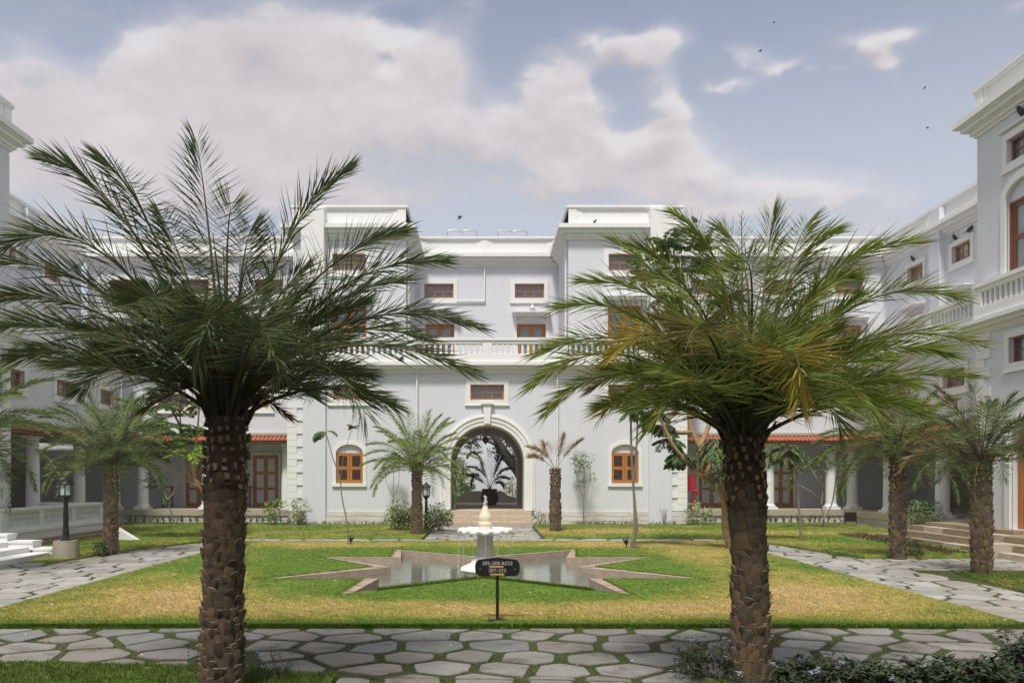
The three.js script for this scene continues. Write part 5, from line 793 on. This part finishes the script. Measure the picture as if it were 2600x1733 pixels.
// shrubs
function shrub(label, px, py, D, w, h, n, size, c, seed, stems = 5, shape = .42) {
  const x = at(px, py, D).x, s = thing('shrub', label, 'shrub', [x, TURF, -D]), R = rng(seed), T = new Tris();
  part(s, 'stem', Array.from({ length: stems }, () => tube([V3((R() - .5) * w * .2, 0, (R() - .5) * .1), V3((R() - .5) * w * .5, h * .4, (R() - .5) * w * .3), V3((R() - .5) * w * .9, h * .8, (R() - .5) * w * .6)], [.014, .005], 5)), M.barkGrey).userData.kind = 'stuff';
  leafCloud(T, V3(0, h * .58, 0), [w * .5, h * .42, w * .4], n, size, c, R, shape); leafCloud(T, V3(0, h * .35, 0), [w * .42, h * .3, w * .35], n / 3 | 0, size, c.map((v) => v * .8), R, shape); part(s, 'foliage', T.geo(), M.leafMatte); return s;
}
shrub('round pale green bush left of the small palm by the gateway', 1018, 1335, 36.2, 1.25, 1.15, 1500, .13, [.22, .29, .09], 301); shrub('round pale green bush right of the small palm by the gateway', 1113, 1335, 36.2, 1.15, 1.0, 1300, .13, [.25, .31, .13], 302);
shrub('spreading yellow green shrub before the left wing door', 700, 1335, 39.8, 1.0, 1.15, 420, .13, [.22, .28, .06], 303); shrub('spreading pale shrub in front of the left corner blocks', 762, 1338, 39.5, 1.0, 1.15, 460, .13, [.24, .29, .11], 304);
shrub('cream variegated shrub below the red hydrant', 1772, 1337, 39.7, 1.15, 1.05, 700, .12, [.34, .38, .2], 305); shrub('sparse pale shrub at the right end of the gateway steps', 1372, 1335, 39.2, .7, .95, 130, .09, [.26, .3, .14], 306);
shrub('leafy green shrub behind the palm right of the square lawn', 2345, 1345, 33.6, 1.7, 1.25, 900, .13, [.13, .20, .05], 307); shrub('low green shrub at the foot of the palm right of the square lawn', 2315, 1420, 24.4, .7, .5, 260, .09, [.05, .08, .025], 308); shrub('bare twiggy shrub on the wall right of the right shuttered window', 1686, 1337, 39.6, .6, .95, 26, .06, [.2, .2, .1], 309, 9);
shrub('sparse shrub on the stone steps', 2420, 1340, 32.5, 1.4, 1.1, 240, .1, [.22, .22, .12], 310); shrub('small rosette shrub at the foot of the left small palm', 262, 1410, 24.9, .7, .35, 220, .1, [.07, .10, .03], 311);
// strap-leaved lilies along the wing walls
{
  const lily = (label, list, seed, c) => { const R = rng(seed); list.forEach(([x, D], i) => { const s = tag(new THREE.Group(), label, 'plant', label.includes('left') ? 'lilies along the left wing' : 'lilies along the right wing'); s.name = numbered('lily_plant'); s.position.set(x, TURF, -D); scene.add(s); const T = new Tris(); for (let k = 0; k < 9; k++) { const a = R() * 6.28, e = .8 + R() * .7, L = .35 + R() * .3, d = V3(Math.cos(a) * Math.cos(e), Math.sin(e), Math.sin(a) * Math.cos(e)), n = V3(-Math.cos(a) * Math.sin(e), Math.cos(e), -Math.sin(a) * Math.sin(e)); T.leaf(V3((R() - .5) * .08, 0, (R() - .5) * .08), d, n, L, .045, c.map((v) => v * (.7 + R() * .6)), .15, .15); } part(s, 'leaves', T.geo(), M.leafMatte).userData.kind = 'stuff'; }); };
  const R = rng(321); lily('strap leaved lily in the row along the left wing', Array.from({ length: 24 }, (_, i) => [-17.2 + i * .32 + R() * .12, 41.25 - R() * .3]), 322, [.075, .10, .035]); lily('strap leaved lily in the row along the right wing', Array.from({ length: 24 }, (_, i) => [10.6 + i * .3 + R() * .12, 41.2 - R() * .4]), 323, [.065, .09, .03]);
}
// ---------- red fire fittings ----------
{
  const c = thing('fire_cabinet', 'red fire hose cabinet on the wall beside the right corner blocks', 'cabinet', [at(1755.5, 1221, 41.6).x, 0, -41.6]);
  part(c, 'box', bx(-.17, .17, 2.02 - .4, 2.02 + .42, -.1, .1), M.red); part(c, 'door', bx(-.155, .155, 2.02 - .385, 2.02 + .405, .099, .115), M.red); part(c, 'latch', bx(.1, .13, 1.69, 1.73, .114, .13), M.steel);
  const h = thing('fire_hydrant', 'dark red standpipe hydrant below the red cabinet', 'hydrant', [at(1759, 1300, 41.0).x, TURF, -41.0]);
  part(h, 'standpipe', tube(spline([V3(0, 0, 0), V3(0, .6, 0), V3(0, 1.3, 0), V3(.02, 1.5, .02), V3(.12, 1.56, .1), V3(.2, 1.48, .16), V3(.2, 1.38, .17)], 30), [.07, .07], 12), M.maroon); part(h, 'hand_wheel', (() => { const g = new THREE.TorusGeometry(.09, .018, 8, 20); g.translate(.2, 1.5, .24); return g; })(), M.maroon); part(h, 'flange', [cyl(0, .0, 0, .12, .12, .05, 14), cyl(0, .62, 0, .11, .11, .06, 14)], M.maroon);
}
// ---------- garden lights ----------
function spot(label, px, py, D, turn) { const p = at(px, py, D), s = thing('garden_spotlight', label, 'spotlight', [p.x, TURF, -D], turn); part(s, 'spike', cyl(0, 0, 0, .02, .02, .12, 8), M.iron); const hd = part(s, 'head', (() => { const g = lathe([[.001, 0], [.05, .01], [.06, .06], [.085, .16], [.09, .2], [.08, .2], [.07, .17], [.001, .16]], 16); g.rotateX(.5); g.translate(0, .11, 0); return g; })(), M.iron); part(hd, 'lens', (() => { const g = cyl(0, .165, 0, .072, .072, .01, 16); g.rotateX(.5); g.translate(0, .11, 0); return g; })(), M.lens); }
spot('small black spotlight at the foot of the thin bare sapling', 890, 1386, 28.3, .6); spot('small black spotlight at the foot of the bent sapling', 1591, 1392, 27.1, -.6);
{ const s = thing('floodlight', 'square black floodlight among the lilies by the right wing', 'floodlight', [at(2160, 1320, 39).x, TURF, -39], -.2); part(s, 'housing', [bx(-.25, .25, .2, .62, -.06, .06), ...[-.2, -.1, 0, .1, .2].map((x) => bx(x - .01, x + .01, .22, .6, -.12, -.059))], M.iron); part(s, 'lens', bx(-.21, .21, .24, .58, .059, .066), std({ color: col(.03, .012, .012), roughness: .2 })); part(s, 'bracket', [bx(-.27, -.251, .03, .45, -.03, .03), bx(.251, .27, .03, .45, -.03, .03), bx(-.27, .27, 0, .03, -.03, .03)], M.iron); }
// ---------- gateway: big pot with a palm, hanging lantern ----------
{
  const D = 47.6, x = at(1243, 1280, D).x, p = thing('plant_pot', 'large black round pot standing in the gateway', 'pot', [x, FLOOR, -D]);
  part(p, 'pot', lathe([[.001, 0], [.3, 0], [.36, .05], [.5, .3], [.51, .45], [.46, .68], [.4, .8], [.43, .84], [.43, .92], [.36, .92], [.35, .82], [.001, .8]], 28), std({ color: col(.012, .011, .011), roughness: .55 })); part(p, 'soil', cyl(0, .8, 0, .35, .35, .03, 20), M.soil);
  const q = thing('potted_palm', 'areca palm growing in the black pot in the gateway, silhouette darkness put into its leaf colour', 'palm', [x, FLOOR + .82, -D]), R = rng(401), A = (a, b, d = 0) => at(a, b, D + d).sub(q.position);
  for (const [mx, my, tx, ty, d] of [[1248, 1190, 1240, 1140, 0], [1262, 1180, 1262, 1130, .1], [1225, 1200, 1190, 1185, .2], [1215, 1160, 1188, 1160, 0], [1222, 1220, 1188, 1205, -.3], [1268, 1200, 1300, 1190, .2], [1262, 1215, 1290, 1215, -.2], [1255, 1200, 1276, 1160, -.3], [1232, 1200, 1220, 1165, .3], [1212, 1205, 1196, 1230, -.4], [1262, 1225, 1278, 1235, .3]]) { const a = V3((R() - .5) * .15, 0, (R() - .5) * .15), m = A(mx, my, d), t = A(tx, ty, d * 1.6), c = m.clone().multiplyScalar(2).addScaledVector(a, -.5).addScaledVector(t, -.5), T = new Tris(); frondMesh(T, bez(a, c, t, 12), { R, pairs: 40, leaf: .42, wid: .055, col: [.028, .04, .02], alt: [.05, .06, .025], yellow: .1, ribCol: [.05, .05, .02], rib: .016, simple: true, start: .35 }); part(q, 'frond', T.geo(), M.leaf); }  // frond green lowered so the palm reads as a backlit silhouette
  const l = thing('hanging_lantern', 'round dark lantern hanging from the gateway vault', 'lantern', [at(1233, 1115, 45).x, 0, -45]); part(l, 'chain', cyl(0, 4.5, 0, .012, .012, .62, 6), M.iron); part(l, 'globe', [lathe([[.001, 4.08], [.05, 4.1], [.15, 4.2], [.17, 4.3], [.15, 4.38], [.07, 4.45], [.02, 4.52], [.001, 4.52]], 12), lathe([[.001, 4.02], [.025, 4.05], [.03, 4.09], [.001, 4.1]], 8)], M.iron);
}
// ---------- what lies beyond the gateway ----------
{
  const w = thing('low_wall', 'low grey garden wall with curved shoulders beyond the gateway', 'wall', [0, 0, -53]), s = new THREE.Shape(); s.moveTo(-5, .3); s.lineTo(5, .3); s.lineTo(5, 1.0); s.lineTo(2.2, 1.0); s.quadraticCurveTo(1.5, 1.1, 1.35, 1.3); s.quadraticCurveTo(1.2, 1.44, .9, 1.44); s.lineTo(-.7, 1.44); s.quadraticCurveTo(-1.1, 1.44, -1.25, 1.3); s.quadraticCurveTo(-1.5, 1.1, -2.2, 1.0); s.lineTo(-5, 1.0); s.closePath(); part(w, 'wall', extrude(s, .3, -.3), M.concrete);
  struct('pavement', bx(-8, 8, -.2, FLOOR - .02, -57.8, -49.9), M.floor, 'paved terrace beyond the gateway');
  let D = 56, A = (x, y, d = 0) => at(x, y, D + d), b = A(1345, 1280), R = rng(411); b.y = 0;
  treeOf('shade_tree', 'old tree with a thick slanting branch seen through the gateway', 'tree', b, [[[b, A(1338, 1240), A(1318, 1196), A(1296, 1170), A(1274, 1140), A(1252, 1096), A(1236, 1060)], .5, .2], [[A(1318, 1196), A(1326, 1150), A(1320, 1100)], .16, .06], [[A(1274, 1140), A(1240, 1120), A(1205, 1112)], .12, .04]], M.barkDark, (T, a) => { for (const [x, y, rx, ry, n] of [[1205, 1125, 22, 22, 300], [1230, 1110, 22, 14, 220], [1195, 1105, 20, 20, 260], [1260, 1150, 22, 14, 220], [1300, 1140, 18, 20, 260], [1285, 1115, 20, 14, 220], [1270, 1165, 16, 10, 140], [1315, 1110, 16, 20, 200], [1240, 1090, 40, 14, 300]]) leafCloud(T, a(x, y, D + R() * 2 - 1), [rx * D / FOC, ry * D / FOC, .7], n, .2, [.05, .075, .03], R); });
  D = 66; b = A(1170, 1290); b.y = 0; treeOf('garden_tree', 'bright green tree at the left side of the view through the gateway', 'tree', b, [[[b, A(1172, 1240), A(1176, 1180)], .1, .05]], M.barkGrey, (T, a) => { for (const [x, y, rx, ry] of [[1165, 1180, 18, 26], [1180, 1215, 20, 22], [1170, 1245, 22, 16], [1190, 1240, 16, 12], [1150, 1200, 20, 50]]) leafCloud(T, a(x, y, D), [rx * D / FOC, ry * D / FOC, .6], 620, .2, [.26, .37, .08], R); });
  D = 67; b = A(1300, 1262); b.y = .0; treeOf('garden_bush', 'round green bush at the right side of the view through the gateway', 'bush', b, [[[b, A(1301, 1245), A(1302, 1235)], .05, .03]], M.barkGrey, (T, a) => { leafCloud(T, a(1304, 1238, D), [26 * D / FOC, 20 * D / FOC, .6], 700, .18, [.25, .33, .09], R); leafCloud(T, a(1265, 1252, D), [30 * D / FOC, 7 * D / FOC, .5], 300, .16, [.32, .37, .14], R); });
}
// ---------- veranda furniture ----------
{
  const X = -21, D = 32.6, c = thing('carved_chest', 'brown carved wooden chest under the window of the left veranda', 'chest', [X, FLOOR, -D], Math.PI / 2); part(c, 'body', [bx(-.9, .9, .12, .7, -.3, .3)], M.darkWood); part(c, 'lid', [bx(-.95, .95, .701, .78, -.34, .34)], M.redWood); for (const x of [-.6, 0, .6]) part(c, 'carved_panel', bx(x - .24, x + .24, .2, .62, .299, .33), M.redWood); for (const x of [-.82, .82]) for (const z of [-.24, .24]) part(c, 'leg', bx(x - .06, x + .06, 0, .121, z - .06, z + .06), M.darkWood);
  const st = (label, x, D2, seat) => { const s = thing(seat ? 'wooden_chair' : 'wooden_stand', label, seat ? 'chair' : 'stand', [x, FLOOR, -D2], seat ? -1.2 : 0); if (seat) { part(s, 'seat', bx(-.24, .24, .42, .48, -.24, .24), M.darkWood); part(s, 'backrest', [bx(-.24, -.19, .48, 1.25, -.24, -.19), bx(.19, .24, .48, 1.25, -.24, -.19), bx(-.19, .19, .7, 1.2, -.23, -.2)], M.darkWood); for (const a of [-.21, .21]) for (const b of [-.21, .21]) part(s, 'leg', bx(a - .025, a + .025, 0, .421, b - .025, b + .025), M.darkWood); } else { part(s, 'top', bx(-.36, .36, 1.05, 1.12, -.22, .22), M.darkWood); for (const a of [-.24, .24]) part(s, 'leg', lathe([[.05, 0], [.07, .1], [.035, .3], [.06, .55], [.035, .8], [.07, 1.0], [.07, 1.05]], 10, a, 0, 0), M.darkWood); part(s, 'shelf', bx(-.2, .2, .1, .13, -.12, .12), M.darkWood); } };
  st('dark wooden side stand on the left wing veranda', at(425, 1280, 43.8).x, 43.8, false); st('dark wooden chair on the right veranda beside the doorway', 20.0, 36.8, true); st('dark wooden chair on the left veranda between two columns', -19.7, 37, true); st('dark wooden stand beside the glazed door of the left wing', at(622, 1287, 44.2).x, 44.2, false);
  const hb = thing('hanging_basket', 'hanging basket of orange flowers at the corner of the left tower', 'flower basket', [-15.9, 2.5, -28.6]), R = rng(421), T = new Tris(); leafCloud(T, V3(0, .05, 0), [.26, .3, .26], 260, .09, [.05, .075, .025], R); leafCloud(T, V3(0, .22, 0), [.2, .14, .2], 90, .06, [.5, .13, .04], R); part(hb, 'flowers', T.geo(), M.leafMatte); part(hb, 'basket', lathe([[.001, -.2], [.14, -.16], [.2, -.02], [.21, .02]], 14), M.barkDark); part(hb, 'hanger', tube([V3(-.2, .02, 0), V3(0, .6, 0), V3(.2, .02, 0)], [.006, .006], 4), M.iron); part(hb, 'bracket', bx(-.56, .02, .6, .63, -.015, .015), M.iron);
}
// ---------- birds ----------
function perched(label, p, turn, k = 1) { const b = thing('pigeon', label, 'bird', p, turn); const g = [(() => { const q = ball(0, 0, 0, .075, .08, .14, 14, 10); q.rotateX(-.75); q.translate(0, .14, 0); return q; })(), ball(0, .235, .085, .045, .05, .05, 10, 8), (() => { const q = ball(0, 0, 0, .035, .012, .12, 8, 6); q.rotateX(-.6); q.translate(0, .06, -.15); return q; })(), (() => { const q = new THREE.ConeGeometry(.012, .05, 6); q.rotateX(Math.PI / 2); q.translate(0, .23, .15); return q; })(), cyl(.025, 0, .0, .006, .008, .07, 5), cyl(-.025, 0, 0, .006, .008, .07, 5)]; g.forEach((q) => q.scale(k, k, k)); part(b, 'body', g, M.pigeon); }
function flying(label, px, py, D, span, roll, head) { const b = thing('flying_bird', label, 'bird', at(px, py, D).toArray(), head), w = (s) => { const q = new THREE.Shape(); q.moveTo(0, -.15 * span); q.quadraticCurveTo(s * .25 * span, -.24 * span, s * .5 * span, -.3 * span); q.quadraticCurveTo(s * .3 * span, .2 * span, 0, .15 * span); q.closePath(); const g = new THREE.ExtrudeGeometry(q, { depth: .012, bevelEnabled: false }); g.rotateX(-Math.PI / 2); g.rotateZ(s * .5); return g; }; part(b, 'body', [ball(0, 0, 0, .05, .05, .16, 10, 8), ball(0, .02, .16, .035, .035, .045, 8, 6), ball(0, 0, -.2, .05, .01, .1, 8, 6)].map((q) => q.scale(span * 1.8, span * 1.8, span * 1.8)), M.pigeon); part(b, 'wing', w(1), M.pigeon); part(b, 'wing', w(-1), M.pigeon); b.rotation.z = roll; b.rotation.x = -.5; }
perched('black pigeon on the right end of the right roof tower cornice', [at(1764, 575, 40).x, YC1, -39.95], -2.2, 1.3); perched('small bird on the cornice below the right roof tower parapet', [at(1510, 575, 40).x, YC1, -39.95], 1, .7); perched('pigeon on the balcony cornice left of the middle', [at(1018, 917, 39.9).x, 7.76, -39.92], 1.2, 1);
perched('pigeon on the ledge above the tower window at the right edge', [16.38, 13.27, -25.75], -1.5, 1.3); perched('pigeon on the window hood of the right side wing nearest the tower', [21.6, 13.17, -37.6], .9, 1.15); perched('second pigeon on the right side wing, by the air vent', [21.6, 13.17, -38.8], -1.2, 1.0); perched('pigeon on the farther window hood of the right side wing', [21.6, 13.17, -42.6], -1.2, 1.0);
flying('bird flying above the recessed roof in the middle', 1168, 553, 42, .4, .7, .8); flying('tiny bird high in the sky right of centre, the upper of two', 1965, 58, 70, .3, .3, 1.4); flying('tiny bird high in the sky right of centre, the lower of two', 1930, 130, 66, .36, .2, 1.8); flying('bird in the sky left of the right tower, the higher one', 2349, 224, 50, .26, 1.2, .4); flying('bird in the sky left of the right tower, the lower one', 2354, 324, 50, .26, .9, 2.4);
// ---------- plants in the foreground ----------
M.petal = std({ vertexColors: true, side: THREE.DoubleSide, roughness: .7 });
function plumbago(label, x, D, w, h, dd, n, flowers, seed, c, size) {
  const s = thing('plumbago', label, 'flowering plant', [x, .04, -D]), R = rng(seed), T = new Tris(), F = new Tris(), st = [], tips = [];
  for (let i = 0; i < n; i++) { const bx0 = (R() - .5) * w, bz = (R() - .5) * dd, hh = h * (.45 + R() * .6), P = bez(V3(bx0, 0, bz), V3(bx0 + (R() - .5) * .08, hh * .7, bz + (R() - .5) * .08), V3(bx0 + (R() - .5) * .3, hh, bz + (R() - .5) * .3), 7); st.push(tube(P, [.004, .002], 4)); tips.push(P[7]);
    for (let k = 1; k < 22; k++) { const q = P[Math.min(7, 1 + k % 7)], a = R() * 6.28, e = R() * .9 - .15, d = V3(Math.cos(a) * Math.cos(e), Math.sin(e), Math.sin(a) * Math.cos(e)), nn = V3(-Math.cos(a) * Math.sin(e), Math.cos(e), -Math.sin(a) * Math.sin(e)); T.leaf(q.clone().add(V3((R() - .5) * .03, (R() - .5) * .03, (R() - .5) * .03)), d, nn, size * (.6 + R() * .7), size * .38, c.map((v) => v * (.55 + R() * .9)), .15, .12); } }
  for (let i = 0; i < flowers; i++) { const t = tips[(i * 7) % tips.length]; for (let k = 0; k < 9; k++) { const q = t.clone().add(V3((R() - .5) * .06, .01 + R() * .05, (R() - .5) * .06)); for (let m = 0; m < 5; m++) { const a = m * 1.257 + R(), d = V3(Math.cos(a), .25, Math.sin(a)).normalize(); F.flat(q, d, V3(0, 1, 0), .018, .014, [.42 + R() * .08, .45 + R() * .08, .66], .6); } } }
  part(s, 'stems', st, M.barkGrey).userData.kind = 'stuff'; part(s, 'foliage', T.geo(), M.leafMatte); if (flowers) part(s, 'blossoms', F.geo(), M.petal).userData.kind = 'stuff';
}
plumbago('plumbago with pale blue blossoms left of the right foreground palm', 2.62, 9.9, .75, .42, .5, 90, 9, 501, [.05, .078, .02], .06); plumbago('low leafy plumbago covering the ground in the right foreground', 5.0, 9.55, 3.6, .24, .8, 260, 6, 502, [.035, .055, .018], .12); plumbago('leafy shrub at the bottom right corner', 6.9, 10.0, 1.2, .46, .7, 100, 0, 503, [.028, .045, .016], .12);
plumbago('small plumbago sprig left of the left foreground palm', -3.25, 9.8, .35, .4, .2, 16, 3, 504, [.035, .055, .018], .045); plumbago('small plumbago sprig right of the left foreground palm', -2.4, 9.75, .3, .38, .2, 14, 3, 505, [.035, .055, .018], .045); plumbago('short plants at the foot of the right foreground palm', 3.2, 9.1, 1.0, .25, .4, 40, 4, 506, [.035, .055, .018], .05);
// ---------- grass ----------
{
  const blade = (n, seed, h, w) => { const R = rng(seed), T = new Tris(); for (let i = 0; i < n; i++) { const a = R() * 6.28, q = V3((R() - .5) * .07, 0, (R() - .5) * .07), l = .25 + R() * .7, d = V3(Math.cos(a) * l, 1, Math.sin(a) * l).normalize(), s = V3(-Math.sin(a), 0, Math.cos(a)).multiplyScalar(w), k = .8 + R() * .4; T.tri(q.clone().add(s), q.clone().sub(s), q.clone().addScaledVector(d, h * (.6 + R() * .6)), [k, k, k]); } return T.geo(); };
  const mat = std({ vertexColors: true, side: THREE.DoubleSide, roughness: .9 }), tuft = blade(7, 601, .045, .0045);
  const sow = (label, n, pick, seed, geo, y, size = 1, tint = 1) => { const R = rng(seed), m = new THREE.InstancedMesh(geo, mat, n), d = new THREE.Object3D(), c = new THREE.Color(); let i = 0, tries = 0;
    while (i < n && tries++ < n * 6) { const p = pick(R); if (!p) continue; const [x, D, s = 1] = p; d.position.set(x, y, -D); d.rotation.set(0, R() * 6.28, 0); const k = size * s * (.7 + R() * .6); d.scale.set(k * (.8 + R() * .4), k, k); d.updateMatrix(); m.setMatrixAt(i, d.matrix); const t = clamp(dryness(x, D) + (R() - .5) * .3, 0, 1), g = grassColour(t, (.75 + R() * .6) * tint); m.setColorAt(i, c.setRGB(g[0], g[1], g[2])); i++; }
    m.count = i; m.name = numbered('grass'); tag(m, label, 'grass', null, 'stuff'); m.castShadow = m.receiveShadow = true; scene.add(m); };
  sow('short mown grass of the square lawn', 150000, (R) => { const D = LN + (LF - LN) * Math.pow(R(), 1.5), x = (R() * 2 - 1) * LX; return insideP(poolOuter, x, D) ? null : [x, D, .75]; }, 611, tuft, TURF - .004);
  sow('ragged grass overhanging the edges of the square lawn', 16000, (R) => { const e = R(); if (e < .5) return [(R() * 2 - 1) * LX, LN + R() * .07 - .015, 1.1]; if (e < .66) return [(R() < .5 ? -1 : 1) * (LX - R() * .04 + .01), LN + R() * (LF - LN), .9]; const k = R() * 16 | 0, a = poolOuter[k], b = poolOuter[(k + 1) % 16], t = R(), x = mix(a[0], b[0], t), D = mix(a[1], b[1], t); return [x + (R() - .5) * .04, D + (R() - .5) * .04, 1.2]; }, 612, tuft, TURF - .02);
  sow('tall grass hanging over the front edge of the pool', 5000, (R) => { const k = R() < .5 ? 12 : 13, a = poolOuter[k], b = poolOuter[k + 1], t = R(), c = k === 12 ? t : 1 - t, x = mix(a[0], b[0], t), D = mix(a[1], b[1], t); return c < .25 ? null : [x, D + R() * .12 * c, 1.6]; }, 613, tuft, TURF - .01);
  const far = lawns.slice(1, 5).map((l) => l[1]), near = lawns.slice(5).map((l) => l[1]);
  const inAny = (list, R, x0, x1, d0, d1) => { const x = mix(x0, x1, R()), D = mix(d0, d1, R()); return list.some((p) => insideP(p, x, D)) ? [x, D] : null; };
  sow('grass of the lawns around the palace walls', 60000, (R) => inAny(far, R, -17.7, 17.7, 24, 41.6), 614, tuft, TURF - .004, 1.15); sow('grass in the foreground corners and islands, shade put into its darker tint', 72000, (R) => { const p = inAny(near, R, -17, 17, 8, 21); return p && (p[1] > 11.5 && R() < .5 ? null : p); }, 615, tuft, .046, 1.15, .62);  // near tufts: a darker tint stands in for the shade on them
  const joints = (R) => { const D = 8.7 + Math.pow(R(), 1.6) * 15, x = (R() * 2 - 1) * 11.3; if (D > LN - .03 && Math.abs(x) < LX + .02) return null; if (D < 10 && Math.abs(x) > 2.2) return null; if (onStone(x, D)) return null; return [x, D, .55 + R() * .35]; };
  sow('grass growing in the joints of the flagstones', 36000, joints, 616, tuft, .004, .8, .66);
}
// leaf litter and fallen petals on the grass and the stones
{
  const R = rng(801), T = new Tris(); for (let i = 0; i < 520; i++) { const D = 9 + Math.pow(R(), 1.5) * 21, x = (R() * 2 - 1) * 11, on = Math.abs(x) < LX && D > LN; if (on && insideP(poolInner, x, D)) continue; const a = R() * 6.28, d = V3(Math.cos(a), (R() - .5) * .4, Math.sin(a)).normalize(), n = V3(R() - .5, 1, R() - .5); n.addScaledVector(d, -n.dot(d)).normalize(); const q = R(); T.leaf(V3(x, on ? TURF + .035 : .055, -D), d, n, .03 + R() * .06, .012 + R() * .02, q < .35 ? [.62, .58, .46] : q < .8 ? [.30, .20, .09] : [.15, .09, .05], .15); }
  const m = part(scene, numbered('fallen_leaves'), T.geo(), M.leafMatte); tag(m, 'small dry leaves and pale petals scattered over the grass and flagstones', 'leaf litter', null, 'stuff');
}
// reddish and green sprouts along the foot of the walls
{
  const R = rng(701), T = new Tris(), U = new Tris(); for (let i = 0; i < 900; i++) { const s = R() < .5 ? -1 : 1, x = s * (2.4 + R() * 7.1), z = -40.05 + R() * .25; if (noise3(x * 1.5, 0, 4) < .38) continue; const d = V3(R() - .5, 1 + R(), R() - .5).normalize(), n = V3(R() - .5, .2, R() - .5).normalize(); T.leaf(V3(x, TURF, z), d, n, .08 + R() * .16, .03, R() < .45 ? [.20, .07, .045] : [.09, .11, .04], .1); }
  const m = part(scene, numbered('wall_foot_plants'), T.geo(), M.leafMatte); tag(m, 'short reddish and green sprouts along the foot of the gatehouse wall', 'ground cover', null, 'stuff');
  for (let i = 0; i < 2600; i++) { const t = R(), x = mix(12.9, 14.6, R()) + (t - .5) * .6, D = mix(24.9, 33, t); if (x < 13.6 + (D - 24) * .02) continue; const d = V3(R() - .5, .7 + R(), R() - .5).normalize(), n = V3(R() - .5, .5, R() - .5).normalize(); U.leaf(V3(x, .05, -D), d, n, .09 + R() * .1, .05, R() < .6 ? [.13, .055, .035] : [.06, .07, .025], .12); }
  const q = part(scene, numbered('groundcover_border'), U.geo(), M.leafMatte); tag(q, 'low reddish brown ground cover bordering the stone steps on the right', 'ground cover', null, 'stuff');
}
renderer.render(scene, camera);
